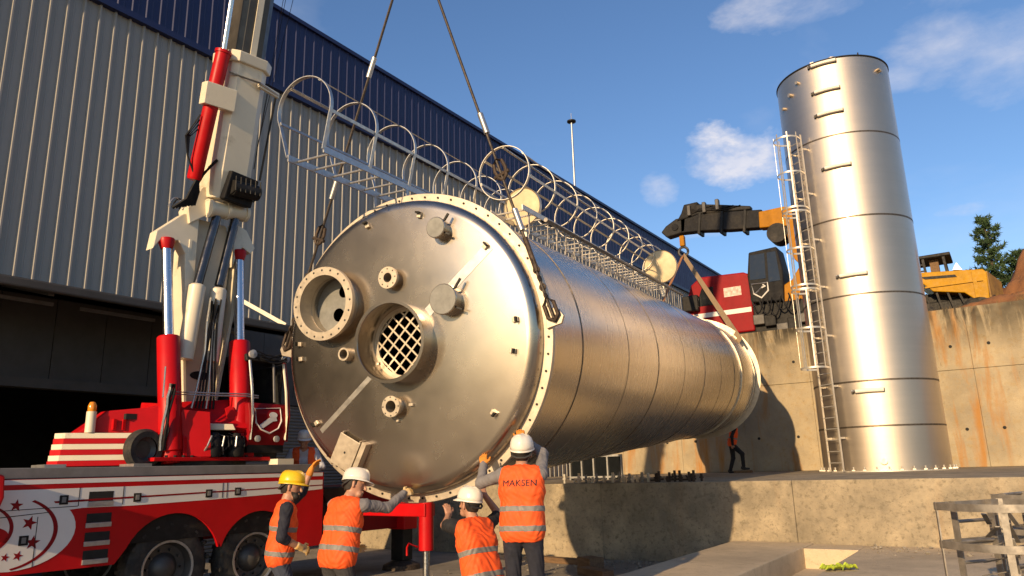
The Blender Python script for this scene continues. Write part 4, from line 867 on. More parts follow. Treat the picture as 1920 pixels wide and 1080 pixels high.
def person(label, root, f, P, C, N, H, hd, arms, legs, shirt, pants, vest=True, helm=WHELM, sleeve='long', gloves=None, scale=1., voxel=.0075, zb=0, hairm=HAIR, beard=False, text=None, group=None, shoulder_yaw=0, bands=(.30, .62), opened=False):
    """joints are local (x right, y forward, z up); f is the facing direction on the ground"""
    f = Vector((f[0], f[1], 0)).normalized(); r = Vector((f.y, -f.x, 0)); R = Vector(root)
    g = lambda v: Vector((v[0], v[1], v[2]))
    t = thing('person', label, 'person', M=Matrix(((r.x, f.x, 0, R.x), (r.y, f.y, 0, R.y), (0, 0, 1, R.z), (0, 0, 0, 1))), group=group)
    Minv = t.matrix_basis.inverted(); loc = lambda w: Minv @ Vector(w)
    P, C, N, H = g(P), g(C), g(N), g(H); sp = (C - P).normalized(); cy = math.cos(shoulder_yaw); sy = math.sin(shoulder_yaw); X = Vector((1, 0, 0)); XS = Vector((cy, sy, 0))
    fw = XS.cross(sp) * -1; fw = sp.cross(XS) * 1.0; fw.normalize()          # chest front direction
    Wm = P.lerp(C, .48); mats = [SKIN, shirt, pants, SHOE]
    b = SDF(voxel); tor = SDF(voxel)
    def both(a, c, ra, k=.06, m=1): b.cap(a, c, ra, None, m, k); tor.cap(a, c, ra, None, 0, k)
    both(P - X * .075, P + X * .075, .115, m=2); both(Wm - X * .07 + fw * .01, Wm + X * .07 + fw * .01, .112); both(C - XS * .085 - sp * .05, C + XS * .085 - sp * .05, .118); both(P.lerp(C, .25) - X * .07, P.lerp(C, .25) + X * .07, .112, m=1)
    both(C - XS * .13 + sp * .09, C + XS * .13 + sp * .09, .075, .05); b.cap(C + sp * .12, N, .06, .055, 0, .03)
    tor.cap(C + sp * .10, C.lerp(N, .6), .08, .07, 0, .05)
    # head
    hd = Vector(hd).normalized(); hu = (H - N).normalized(); hu = (hu - hd * hu.dot(hd)).normalized(); hr = hd.cross(hu)
    hp = lambda x, y, z: H + hr * x + hd * y + hu * z
    b.cap(N, hp(0, -.02, -.05), .055, .055, 0, .03); b.cap(hp(0, -.02, .02), hp(0, .01, .02), .082, .078, 0, .03); b.cap(hp(0, .01, -.02), hp(0, .045, -.085), .066, .038, 0, .03)
    b.cap(hp(-.02, .055, -.085), hp(.02, .055, -.085), .026, .026, 0, .02); b.cap(hp(0, .085, .015), hp(0, .108, -.028), .011, .016, 0, .012); b.cap(hp(-.035, .078, .03), hp(.035, .078, .03), .014, .014, 0, .012)
    b.cap(hp(-.018, .086, -.062), hp(.018, .086, -.062), .009, .009, 0, .008)
    for sg in (-1, 1): b.cap(hp(sg * .083, -.01, .015), hp(sg * .085, -.012, -.03), .016, .012, 0, .008)
    # arms
    hands = []
    for sg, A in ((-1, arms[0]), (1, arms[1])):
        S = C + XS * (sg * .185) + sp * .105 + Vector(A.get('dS', (0, 0, 0))); T = loc(A['world']) if 'world' in A else g(A['hand'])
        hdv = Vector(A['dir']) if 'dir' in A else (T - S); hdv = hdv.normalized(); wr = T - hdv * .10
        E, wr = ik(S, wr, .29, .265, A.get('pole', (sg * .3, -.4, -1)))
        cut = .55 if sleeve == 'short' else 2
        b.cap(C + XS * (sg * .13) + sp * .09, S, .07, .062, 1, .04)
        if sleeve == 'short':
            Mid = S.lerp(E, .72); b.cap(S, Mid, .066, .060, 1, .03); b.cap(Mid, E, .047, .042, 0, .012); b.cap(E, wr, .043, .029, 0, .02)
        else:
            b.cap(S, E, .064, .052, 1, .03)
            if A.get('rolled'): Mid = E.lerp(wr, .25); b.cap(E, Mid, .052, .05, 1, .02); b.cap(Mid, wr, .041, .029, 0, .01)
            else: b.cap(E, wr, .052, .042, 1, .025)
        gm = A.get('glove'); side = sg * A.get('tside', 1)
        if gm:
            hs_ = SDF(.005); hs_.cap(wr - (wr - E).normalized() * .05, wr, .040, .034, 0, .012); hand_prims(hs_, wr, hdv, A.get('palm', (0, 1, 0)), 0, side, A.get('curl', .5)); hands.append((hs_, gm))
            b.cap(wr, wr + hdv * .03, .026, .024, 0, .01)
        else: hand_prims(b, wr, hdv, A.get('palm', (0, 1, 0)), 0, side, A.get('curl', .5))
    # legs
    for sg, Lg in ((-1, legs[0]), (1, legs[1])):
        hip = P + X * (sg * .095) - Vector((0, 0, .03)); K, An = ik(hip, g(Lg['foot']) + Vector((0, 0, .09)), .43, .42, Lg.get('pole', (0, 1, 0)))
        b.cap(hip, K, .098, .068, 2, .04); b.cap(K, An, .068, .055, 2, .03)
        toe = Vector(Lg.get('toe', (0, 1, 0))).normalized(); b.cap(An + Vector((0, 0, -.02)) - toe * .04, An + toe * .02 + Vector((0, 0, -.045)), .048, .045, 3, .02); b.cap(An - toe * .03 + Vector((0, 0, -.05)), An + toe * .16 + Vector((0, 0, -.055)), .040, .034, 3, .02)
    link('body', b.mesh('body', mats, .0035, [1, 2]), t)
    for hs_, gm in hands: link('glove', hs_.mesh('glove', [gm]), t)
    if vest:
        hem = P - sp * .10; neckc = N + fw * .06
        tor2 = tor; tor2.clip(lambda Xg: -((Xg - np.array(hem)) @ np.array(sp))).clip(lambda Xg: .085 - np.linalg.norm(Xg - np.array(neckc), axis=-1)).clip(lambda Xg: (Xg - np.array(C + sp * .20)) @ np.array(sp))
        if opened: tor2.clip(lambda Xg: np.minimum(.07 - np.abs(Xg[..., 0] - C.x), (Xg - np.array(P)) @ np.array(fw)))
        v = link('vest', tor2.mesh('vest', [VEST], .0045, None, .024), t)
        Lz = (C - P).length + .30
        for bi, fr in enumerate(bands):
            z0 = -.10 + Lz * fr
            bs = SDF(voxel * .8); bs.p = list(tor.p)
            bs.clip(lambda Xg, z0=z0: np.abs((Xg - np.array(P)) @ np.array(sp) - z0) - .026)
            link('reflective_band', bs.mesh('reflective_band', [BAND], 0.0040, None, .0275), v)
        if text: text_on(text, t, v, P, C, sp, fw, XS)
    # hair, helmet
    HM = Matrix(((hr.x, hd.x, hu.x, H.x), (hr.y, hd.y, hu.y, H.y), (hr.z, hd.z, hu.z, H.z), (0, 0, 0, 1)))
    hs2 = SDF(.006); hs2.cap((0, -.03, .03), (0, 0, .03), .092, .088, 0, .02).cap((0, -.05, -.03), (0, -.035, .0), .062, .07, 0, .02).clip(lambda Xg: Xg[..., 1] - .02 - .6 * np.maximum(0, Xg[..., 2] - .03)).clip(lambda Xg: -.06 - Xg[..., 2])
    link('hair', hs2.mesh('hair', [hairm]), t, M=HM)
    if beard:
        bs = SDF(.006); bs.cap((0, .015, -.03), (0, .05, -.088), .069, .043, 0, .02).cap((-.02, .06, -.088), (.02, .06, -.088), .03, .03, 0, .02).clip(lambda Xg: Xg[..., 2] + .045 - .6 * np.maximum(0, .04 - Xg[..., 1])).clip(lambda Xg: .0 - Xg[..., 1])
        link('beard', bs.mesh('beard', [hairm]), t, M=HM)
    if helm:
        hm_ = MB(); n = 36; rings = []
        prof = [(1.0, 0.0), (.995, .25), (.95, .50), (.84, .74), (.64, .90), (.36, .98), (.0, 1.0)]
        P2 = []
        for k, (rr, zz) in enumerate(prof):
            for i in range(n):
                a_ = 2 * math.pi * i / n; x, y = math.cos(a_), math.sin(a_); rdg = .012 * max(0, 1 - abs(x) * 3.5) * min(1, rr * 1.6) * (zz > .3)
                P2.append((x * .116 * rr, y * .140 * rr - .005, .045 + (zz * .138) + rdg))
        hm_.add(P2, [(k * n + i, k * n + (i + 1) % n, (k + 1) * n + (i + 1) % n, (k + 1) * n + i) for k in range(len(prof) - 1) for i in range(n)])
        hl = hm_.build('helmet', helm, t, smooth=60, M=HM)
        so_ = hl.modifiers.new('solid', 'SOLIDIFY'); so_.thickness = .004
        br = MB(); P3 = []
        for ro, dz in ((.0, .004), (1., -.006), (1., -.012), (.0, -.004)):
            for i in range(n):
                a_ = 2 * math.pi * i / n; x, y = math.cos(a_), math.sin(a_); w = .007 + .048 * max(0, y) ** 1.6
                P3.append((x * (.115 + w * ro * .75), y * (.139 + w * ro) - .005, .047 + dz - .012 * ro * max(0, y)))
        br.add(P3, [(k * n + i, k * n + (i + 1) % n, ((k + 1) % 4) * n + (i + 1) % n, ((k + 1) % 4) * n + i) for k in range(4) for i in range(n)])
        br.build('brim', helm, hl, smooth=60)
        MB().tube([(-.10, -.045, .04), (-.088, -.10, .0), (-.04, -.128, -.015), (.04, -.128, -.015), (.088, -.10, .0), (.10, -.045, .04)], .011, 6).build('head_band', STRAP, hl)
    return t
def text_on(txt, t, v, P, C, sp, fw, XS):
    cu = bpy.data.curves.new('lettering', 'FONT'); cu.body = txt; cu.size = .085; cu.align_x = 'CENTER'; cu.align_y = 'CENTER'; cu.space_character = 1.05
    ob = bpy.data.objects.new('lettering', cu); COL.objects.link(ob); dg = bpy.context.evaluated_depsgraph_get(); me = bpy.data.meshes.new_from_object(ob.evaluated_get(dg)); bpy.data.objects.remove(ob)
    from mathutils.bvhtree import BVHTree
    vm = v.data; bv = BVHTree.FromPolygons([w.co for w in vm.vertices], [p.vertices for p in vm.polygons])
    bm = bmesh.new(); bm.from_mesh(me)
    c = C + sp * .015
    for w in bm.verts:
        q = c + XS * (w.co.x * .98) + sp * w.co.y; h = bv.ray_cast(q - fw * .6, fw)
        w.co = (h[0] - fw * .007) if h[0] is not None else q - fw * .16
    bm.to_mesh(me); bm.free(); me.materials.clear(); me.materials.append(INK)
    link('lettering', me, v)
STAND = [{'foot': (-.13, 0, 0)}, {'foot': (.13, .05, 0)}]
# fitter in the yellow helmet, one arm up at the rim
person('bearded worker in yellow helmet and orange vest reaching up to the tank rim', (-6.64, 5.47, 0), (.62, .78), (0, 0, .93), (0, .04, 1.31), (0, .06, 1.50), (0, .10, 1.625), (.25, 1, -.08),
       [{'world': TP(-1.20, -.03, -1.27), 'pole': (-.6, .1, -.8), 'palm': (.2, 1, 0), 'curl': .35, 'glove': OGLOVE, 'rolled': True}, {'hand': (.10, .30, .98), 'dir': (-.35, .8, -.35), 'pole': (.55, -.8, -.2), 'palm': (-.8, 0, -.4), 'curl': .7, 'glove': CGLOVE, 'rolled': True}],
       STAND, NAVY, BLUEC, helm=YHELM, beard=True, bands=(.20, .56))
# fitter pushing on the head with an outstretched arm
person('worker in white helmet and grey shirt pushing the tank head with one arm outstretched', (-5.75, 5.45, 0), (.06, 1.0), (0, 0, .95), (.0, .08, 1.34), (.01, .13, 1.52), (.03, .19, 1.635), (.75, .65, -.12),
       [{'hand': (-.12, .42, 1.0), 'dir': (.2, .8, .2), 'palm': (.6, .2, 0), 'glove': CGLOVE}, {'world': TP(.10, -.05, -1.60), 'pole': (.3, -.2, -1), 'palm': (0, 1, .1), 'curl': .45, 'glove': CGLOVE, 'dir': (.25, .9, .25), 'dS': (.02, .05, 0)}],
       STAND, GREYC, CHAR, bands=(.27, .53))
# crouching fitter steadying the bottom of the rim
person('crouching worker in white helmet and black t-shirt steadying the bottom of the rim', (-4.45, 6.12, 0), (-.97, .22), (0, 0, .72), (.0, .11, 1.11), (0, .16, 1.29), (.0, .21, 1.42), (-.12, 1, .12),
       [{'world': TP(.46, .08, -1.77), 'dS': (-.02, .09, .02), 'pole': (-.8, -.2, -.6), 'palm': (.2, .8, .5), 'curl': .5, 'dir': (.1, .35, .95)}, {'world': TP(.86, .1, -1.57), 'pole': (.8, 0, -.6), 'palm': (.1, .8, .5), 'curl': .5, 'dir': (-.1, .4, .9)}],
       [{'foot': (-.2, .40, 0), 'pole': (-.2, 1, .5)}, {'foot': (.14, -.25, .0), 'pole': (.1, 1, -.2)}], BLACKC, BLACKC, sleeve='short', bands=(.20, .52), voxel=.0065)
# tall fitter with both hands on the rim
person('worker with lettering on his vest back holding the rim with both gloved hands', (-3.98, 6.10, .24), (-.40, .92), (0, 0, .95), (0, .03, 1.36), (0, .06, 1.54), (0, .11, 1.665), (-.05, 1, .25),
       [{'world': TP(.98, -.04, -1.27), 'pole': (-.8, -.2, -.8), 'palm': (.1, 1, 0), 'curl': .35, 'glove': OGLOVE, 'dir': (-.15, .4, .9)}, {'world': TP(1.40, .0, -1.03), 'pole': (.8, -.1, -.6), 'palm': (-.2, 1, -.1), 'curl': .45, 'glove': OGLOVE, 'dir': (-.15, .55, .8)}],
       STAND, GREYC, NAVY, text='MAKSEN', bands=(.17, .42))
# helper sitting on the rear of the crane truck
person('worker in pale shirt and open orange vest sitting on the rear of the crane truck', (-10.3, 8.92, 1.57), (.75, -.66), (0, 0, .12), (0, .10, .47), (0, .16, .64), (0, .20, .76), (-.1, 1, -.2),
       [{'hand': (-.12, .42, .14), 'palm': (0, 0, -1), 'pole': (-.8, -.3, -.3)}, {'hand': (.14, .42, .14), 'palm': (0, 0, -1), 'pole': (.8, -.3, -.3)}],
       [{'foot': (-.14, .48, -.42), 'pole': (0, 1, .8)}, {'foot': (.14, .48, -.42), 'pole': (0, 1, .8)}], WHITEC, BLACKC, bands=(.5,), voxel=.01, opened=True)
# worker on the platform beyond the far end
person('worker in red vest standing on the platform under the far end of the tank', (-7.86, 24.9, 1.44), (.85, .3), (0, 0, .95), (0, .10, 1.33), (0, .15, 1.52), (0, .20, 1.64), (0, 1, -.1),
       [{'hand': (-.22, .05, .82), 'palm': (1, 0, 0)}, {'hand': (.24, .0, .82), 'palm': (-1, 0, 0)}],
       [{'foot': (-.12, -.12, 0)}, {'foot': (.12, .30, .10), 'pole': (0, 1, .2)}], BLACKC, BLACKC, bands=(.4,), voxel=.012)
MB().bb(-.28, .28, -.12, .12, 0, .085).build('timber_block', TIMBER, None, smooth=0, bevel=.01, loc=(-7.6, 25.0, 1.44), label='small timber block under the foot of the worker on the platform', cat='timber')
# crane operator
person('crane operator in dark clothes sitting inside the red cab', (-10.75, 7.80, 2.24), (1, -.1), (0, 0, .30), (0, .06, .66), (0, .10, .83), (0, .13, .95), (-.1, 1, -.1),
       [{'hand': (-.2, .45, .52), 'palm': (0, 0, -1), 'pole': (-.6, -.5, -.6)}, {'hand': (.2, .45, .52), 'palm': (0, 0, -1), 'pole': (.6, -.5, -.6)}],
       [{'foot': (-.12, .40, .02), 'pole': (0, 1, .8)}, {'foot': (.12, .40, .02), 'pole': (0, 1, .8)}], BLACKC, BLACKC, vest=False, helm=None, voxel=.011)
# ------------------------------------------------------------------ machines on the upper terrace
TZ = 6.36
rt = thing('recovery_truck', 'red truck cab with white stripe parked on the terrace beside the orange boom crane', 'truck', (-9.6, 31.5, TZ))
xz = lambda y: (lambda u, v, w: (u, y + w, v))
cb = W(MB().prism([(-11.25, TZ + .75), (-8.35, TZ + .75), (-8.35, TZ + 3.2), (-8.6, TZ + 3.33), (-10.5, TZ + 3.42), (-10.95, TZ + 3.1), (-11.25, TZ + 2.2)], xz(31), 0, 2.3), 'cab_body', DKRED, rt, smooth=0, bevel=.06)
W(MB().bb(-10.95, -8.4, 30.985, 31.0, TZ + 1.58, TZ + 1.78), 'white_stripe', WHITEP, cb, smooth=0)
W(MB().bb(-9.5, -8.75, 30.985, 31.0, TZ + 2.35, TZ + 2.75), 'door_sign', mat('sign_print', (.72, .62, .55), .5, var=.2, vscale=9, col2=(.55, .2, .15)), cb, smooth=0)
W(MB().prism([(-10.8, TZ + 2.1), (-9.95, TZ + 2.1), (-9.95, TZ + 2.9), (-10.45, TZ + 2.9)], xz(30.985), 0, .01), 'side_window', GLASS, cb, smooth=0)
W(MB().bb(-11.3, -10.6, 30.7, 30.95, TZ + 1.9, TZ + 2.6), 'wing_mirror', DARK, rt, smooth=0, bevel=.05)
W(MB().bb(-11.3, -2.5, 31.1, 33.2, TZ + .5, TZ + 1.0), 'chassis', DARK, rt, smooth=0)
for x in (-10.2, -7.0, -5.7): 
    w = W(MB().lathe([(.25, -.15), (.45, -.16), (.52, -.1), (.52, .1), (.45, .16), (.25, .15)], (x, 31.2, TZ + .52), (0, 1, 0), 32), 'tyre', TYRE, rt)
    W(MB().lathe([(.27, -.1), (.15, -.05), (.001, -.05)], (x, 31.2, TZ + .52), (0, 1, 0), 24), 'rim', RIM, w)
W(MB().cyl((-8.2, 30.95, TZ + .3), (-8.2, 30.95, TZ + 2.1), .06, n=10), 'exhaust_pipe', GALV, rt)
# orange boom crane
oc = thing('boom_crane', 'orange and black hydraulic boom crane reaching over the far end of the hanging tank', 'crane', (-6.8, 31.4, TZ))
W(MB().bb(-8.25, -4.9, 30.65, 32.6, TZ + .03, TZ + 1.75), 'lower_frame', DARK, oc, smooth=0, bevel=.05)
for k in range(7): W(MB().box((-8.0 + .45 * k, 30.5, TZ + random.uniform(.5, 1.5)), (.5, .3, random.uniform(.3, .8))).build('machinery', DARK) if 0 else MB().box((-8.0 + .45 * k, 30.55, TZ + random.uniform(.5, 1.4)), (.45, .3, random.uniform(.3, .7))), 'machinery_box', DARK if k % 2 else RIM, oc, smooth=0, bevel=.03)
for k in range(6): W(MB().tube(cable((-8.2 + .3 * k, 30.35, TZ + 2.0), (-7.7 + .35 * k, 30.3, TZ + 1.9), .6 + .1 * (k % 3), 8), .03, 6), 'hose', BLACK, oc)
W(MB().prism([(-7.0, TZ + 1.7), (-5.3, TZ + 1.7), (-5.3, TZ + 3.1), (-6.1, TZ + 3.3), (-6.6, TZ + 2.6), (-7.0, TZ + 2.4)], xz(30.7), 0, 1.7), 'engine_cover', ORANGEP, oc, smooth=0, bevel=.06)
W(MB().prism([(-6.35, TZ + 1.9), (-5.75, TZ + 1.9), (-5.8, TZ + 2.6), (-6.2, TZ + 2.5)], xz(30.68), 0, .02), 'cover_grille', DARK, oc, smooth=0)
cbk = W(MB().prism([(-8.25, TZ + 1.85), (-6.95, TZ + 1.75), (-6.85, TZ + 3.0), (-7.0, TZ + 4.05), (-8.15, TZ + 4.0), (-8.3, TZ + 3.0)], xz(30.5), 0, 1.2), 'operator_cab', BLACK, oc, smooth=0, bevel=.05)
W(MB().prism([(-8.2, TZ + 2.8), (-7.55, TZ + 2.78), (-7.5, TZ + 3.85), (-8.1, TZ + 3.85)], xz(30.48), 0, .01), 'cab_window', GLASS, cbk, smooth=0)
W(MB().prism([(-7.45, TZ + 2.6), (-6.98, TZ + 2.6), (-7.05, TZ + 3.85), (-7.4, TZ + 3.85)], xz(30.48), 0, .01), 'cab_window', GLASS, cbk, smooth=0)
W(MB().tube([(-8.15, 30.47, TZ + 2.6), (-7.5, 30.47, TZ + 2.58), (-7.5, 30.47, TZ + 2.25), (-7.8, 30.47, TZ + 1.98), (-8.1, 30.47, TZ + 2.2)], .035, 6, closed=True), 'cab_emblem', WHITEP, cbk)
W(MB().tube([(-8.0, 30.46, TZ + 2.2), (-7.75, 30.46, TZ + 2.4), (-7.6, 30.46, TZ + 2.45), (-7.7, 30.46, TZ + 2.52)], .04, 6), 'cab_emblem', WHITEP, cbk)
def sect(pts, dy, y): return [(x, y + d, z + e) for (x, z) in [pts] for d, e in dy]
def ocboom(path, w, m, name, par=oc, y=31.3):
    P = []
    for i, (x, z, h) in enumerate(path):
        d = Vector((path[min(i + 1, len(path) - 1)][0] - path[max(i - 1, 0)][0], path[min(i + 1, len(path) - 1)][1] - path[max(i - 1, 0)][1])).normalized(); n = Vector((-d.y, d.x))
        P.append([(x + n.x * h / 2, y - w / 2, z + n.y * h / 2), (x + n.x * h / 2, y + w / 2, z + n.y * h / 2), (x - n.x * h / 2, y + w / 2, z - n.y * h / 2), (x - n.x * h / 2, y - w / 2, z - n.y * h / 2)])
    return W(loft(P), name, m, par, smooth=0, bevel=.04)
ocboom([(-5.2, TZ + 2.6, .9), (-6.1, TZ + 3.7, .8), (-6.25, TZ + 4.6, .75), (-6.2, TZ + 5.5, .7)], .6, ORANGEP, 'boom_root')
ocboom([(-6.0, TZ + 5.25, .75), (-6.7, TZ + 5.45, .85), (-7.7, TZ + 5.50, .72)], .55, ORANGEP, 'boom_elbow')
W(MB().cyl((-7.0, 30.9, TZ + 4.75), (-7.0, 31.7, TZ + 4.75), .42, n=24), 'elbow_joint', DARK, oc)
mb_ = ocboom([(-7.6, TZ + 5.55, .80), (-9.0, TZ + 5.75, .84), (-10.2, TZ + 5.95, .82), (-11.2, TZ + 6.0, .74)], .5, BLACK, 'main_boom')
for x, z in ((-8.3, 5.62), (-9.3, 5.78), (-10.3, 5.94)): W(MB().box((x, 31.3, TZ + z - .04), (.12, .62, 1.02), Matrix.Rotation(RAD(8), 3, 'Y')), 'boom_band', DARK, mb_, smooth=0, bevel=.02)
ocboom([(-8.0, TZ + 6.12, .16), (-9.4, TZ + 6.40, .36), (-10.2, TZ + 6.55, .46), (-10.9, TZ + 6.62, .50)], .36, DARK, 'jib_ram', y=31.2)
W(MB().prism([(-10.4, TZ + 6.3), (-11.35, TZ + 6.2), (-11.1, TZ + 6.55), (-10.95, TZ + 6.92), (-10.3, TZ + 6.92)], xz(31.0), 0, .45), 'jib_bracket', BLACK, oc, smooth=0, bevel=.05)
for k in range(5): W(MB().tube(cable((-8.4 - .3 * k, 30.98, TZ + 6.3 + .06 * k), (-10.6, 30.98, TZ + 6.6 - .05 * k), .12 - .05 * k, 8, .02), .035, 6), 'boom_hose', BLACK, oc)
for x in (-10.0, -10.7, -9.4): W(MB().box((x, 31.0, TZ + 6.55), (.16, .25, .5)), 'ram_bracket', RIM, oc, smooth=0, bevel=.03)
W(MB().prism([(-10.9, TZ + 6.35), (-11.0, TZ + 5.65), (-11.9, TZ + 5.55), (-12.15, TZ + 5.85), (-11.9, TZ + 6.1), (-11.4, TZ + 6.35)], xz(31.05), 0, .5), 'boom_head', DARK, oc, smooth=0, bevel=.05)
W(MB().cyl((-11.45, 31.0, TZ + 5.95), (-11.45, 31.6, TZ + 5.95), .16, n=18), 'head_sheave', BLACK, oc)
hx = Vector((-11.25, 31.3, TZ + 5.55))
W(MB().box(hx + Vector((0, 0, -.25)), (.22, .25, .5)), 'hook_body', ORANGEP, oc, smooth=0, bevel=.04)
W(MB().tube(arc(hx + Vector((0, 0, -.75)), .22, 0, 2 * math.pi, 18, (1, 0, 0), (0, 0, 1))[:-1], .06, 8, closed=True), 'hook_ring', RIM, oc)
# flat slings from the orange crane to the far end of the tank
far = TP(1.70, 15.2, .3); farl = TP(-1.70, 15.2, .6)
s1 = thing('flat_sling', 'tan webbing sling from orange crane hook to the far tank end', 'sling', hx + Vector((0, 0, -.9)))
W(MB().bar(hx + Vector((0, -.05, -.92)), TP(1.45, 15.2, .95), .20, .012, up=(0, 1, .2)), 'webbing', mat('tan_webbing', (.42, .30, .17), .85, var=.12, vscale=12), s1, smooth=0)
s2 = thing('flat_sling', 'short orange webbing sling hanging behind the tank from the crane hook', 'sling', hx + Vector((-.1, 0, -.9)))
W(MB().bar(hx + Vector((-.05, 0, -.92)), TP(-1.45, 15.2, 1.0), .2, .012, up=(0, 1, .2)), 'webbing', SLINGM, s2, smooth=0)
# yellow dump truck
dt = thing('dump_truck', 'dusty yellow dump truck with black roll frame parked behind the retaining wall', 'truck', (-.9, 33, TZ))
tray = W(MB().prism([(-2.35, TZ + 2.25), (-1.75, TZ + 1.55), (-.75, TZ + 1.35), (-.35, TZ + .95), (.0, TZ + .98), (.05, TZ + 2.0), (-.05, TZ + 2.15), (-2.35, TZ + 2.38)], xz(31.8), 0, 2.6), 'tray', YELLOW, dt, smooth=0, bevel=.03)
W(MB().prism([(-1.95, TZ + 2.05), (-.9, TZ + 1.98), (-.95, TZ + 2.08), (-2.1, TZ + 2.17)], xz(31.78), 0, .03), 'tray_slot', DARK, tray, smooth=0)
W(MB().bb(-2.0, -.1, 31.74, 31.8, TZ + 1.70, TZ + 1.76), 'tray_rib', YELLOW, tray, smooth=0)
W(MB().bb(-.42, -.30, 31.72, 31.8, TZ + 1.1, TZ + 2.1), 'tray_rib', YELLOW, tray, smooth=0)
tg = W(MB().add([(.02, 31.85, TZ + 2.05), (.42, 33.8, TZ + 1.95), (.42, 33.8, TZ + .6), (.02, 31.85, TZ + .85), (.07, 31.83, TZ + 2.05), (.47, 33.78, TZ + 1.95), (.47, 33.78, TZ + .6), (.07, 31.83, TZ + .85)], [(0, 1, 2, 3), (4, 7, 6, 5), (0, 4, 5, 1), (1, 5, 6, 2), (2, 6, 7, 3), (3, 7, 4, 0)]), 'tailgate', mat('dull_yellow', (.42, .24, .06), .6, var=.2, vscale=3, dirt=(.16, .10, .05), dmin=.45, dmax=.7), dt, smooth=0)  # tailgate in a duller yellow with dark blotches
W(MB().bb(-2.6, .2, 32.1, 34.0, TZ + .6, TZ + 1.2), 'chassis', DARK, dt, smooth=0, bevel=.05)
for x in (-2.3, -.35):
    w = W(MB().lathe([(.25, -.2), (.50, -.22), (.60, -.12), (.60, .12), (.5, .2), (.25, .2)], (x, 32.0, TZ + .6), (0, 1, 0), 32), 'tyre', TYRE, dt)
    W(MB().lathe([(.27, -.14), (.15, -.05), (.001, -.05)], (x, 32.0, TZ + .6), (0, 1, 0), 24), 'rim', RIM, w)
W(MB().bb(-2.5, -.25, 32.5, 34.0, TZ + .1, TZ + 1.6), 'engine_block', DARK, dt, smooth=0, bevel=.06)
for k in range(4): W(MB().bar((-2.0 + .35 * k, 31.9, TZ + 1.5), (-1.9 + .4 * k, 31.95, TZ + .55), .07, .07), 'hoist_link', DARK, dt, smooth=0)
W(MB().bb(-2.5, -1.0, 32.0, 33.6, TZ + 2.92, TZ + 3.05), 'roll_frame_roof', DARK, dt, smooth=0, bevel=.03)
for x, y in ((-2.4, 32.1), (-1.2, 32.1), (-2.4, 33.5), (-1.2, 33.5), (-1.9, 32.1)): W(MB().bar((x, y, TZ + 2.2), (x - .05, y, TZ + 2.95), .09, .09), 'roll_frame_post', DARK, dt, smooth=0)
W(MB().bb(-1.75, -1.45, 32.4, 32.9, TZ + 2.2, TZ + 2.95), 'seat_back', TIMBER, dt, smooth=0)
for z in (2.45, 2.7): W(MB().bar((-2.4, 32.1, TZ + z), (-1.9, 32.1, TZ + z), .05, .05), 'roll_frame_rail', DARK, dt, smooth=0)
W(MB().prism([(-1.0, TZ + 2.3), (-.7, TZ + 2.25), (-.85, TZ + 2.55)], xz(31.9), 0, .3), 'hopper_bracket', GALV, dt, smooth=0)
# soil mound and scrub on the terrace edge
def mound(name, cx, cy, rx, ry, h, m, seed, **k):
    rnd = np.random.RandomState(seed); n = 36; mb = MB(); V = []
    ph = rnd.rand(6) * 6.28
    for j in range(n + 1):
        for i in range(n + 1):
            x, y = -1 + 2 * i / n, -1 + 2 * j / n; d = math.hypot(x, y)
            z = max(0, 1 - d ** 2.6) * h * (1 + .16 * math.sin(5 * x + ph[0]) * math.cos(6 * y + ph[1]) + .10 * math.sin(13 * x + 9 * y + ph[2]) + .06 * math.sin(25 * x + ph[3]) * math.sin(23 * y + ph[4])) + rnd.uniform(-.04, .04) * (d < 1)
            V.append((x * rx, y * ry, z - .02))
    F = [(j * (n + 1) + i, j * (n + 1) + i + 1, (j + 1) * (n + 1) + i + 1, (j + 1) * (n + 1) + i) for j in range(n) for i in range(n)]
    return mb.add(V, F).build(name, m, None, smooth=180, loc=(cx, cy, TZ), **k)
tag(mound('soil_heap', 3.9, 36.2, 4.4, 2.6, 4.1, SOIL, 3), kind='structure')
tag(mound('soil_bank', 1.2, 30.3, 3.2, 1.6, .75, SOIL, 5), kind='structure')
LEAF = mat('pine_needles', (.045, .085, .022), .7, var=.25, vscale=3, col2=(.02, .045, .015))
DRY = mat('dry_grass', (.22, .15, .06), .8, var=.25, vscale=6)
BARK = mat('bark', (.12, .08, .05), .9, var=.2, vscale=6)
def pine(x, y, z, h, spread, seed, label):
    rnd = np.random.RandomState(seed); t = thing('pine_tree', label, 'tree', (x, y, z), group='pines beyond the terrace')
    MB().cyl((0, 0, 0), (0, 0, h * .95), .16 * h / 7, .02, n=8).build('trunk', BARK, t)
    lf = MB(); br = MB()
    nb = int(26 * h / 4)
    for b in range(nb):
        fr = .12 + .86 * (b / nb) ** .9; zz = fr * h; L = spread * (1 - fr) ** .75 * rnd.uniform(.55, 1.15) + .15; az = b * 2.4 + rnd.uniform(-.4, .4); d = Vector((math.cos(az), math.sin(az), rnd.uniform(.15, .6))).normalized()
        p0 = Vector((0, 0, zz)); br.cyl(p0, p0 + d * L, .03, .008, n=5)
        for c in range(int(12 + 22 * L)):
            q = p0 + d * (L * rnd.uniform(.25, 1.05)) + Vector(rnd.uniform(-1, 1, 3)) * .14
            for s_ in range(7):
                dd = Vector(rnd.normal(0, 1, 3)) + d * .5 + Vector((0, 0, .5)); dd.normalize(); ll = rnd.uniform(.14, .30); sd = dd.cross(Vector(rnd.normal(0, 1, 3))).normalized() * rnd.uniform(.02, .045)
                lf.add([q - sd, q + sd, q + dd * ll], [(0, 1, 2)])
    lf.build('crown', LEAF, t, smooth=0); br.build('branches', BARK, t)
pine(.35, 44, TZ, 7.6, 1.5, 1, 'tall dark pine tree rising behind the yellow dump truck')
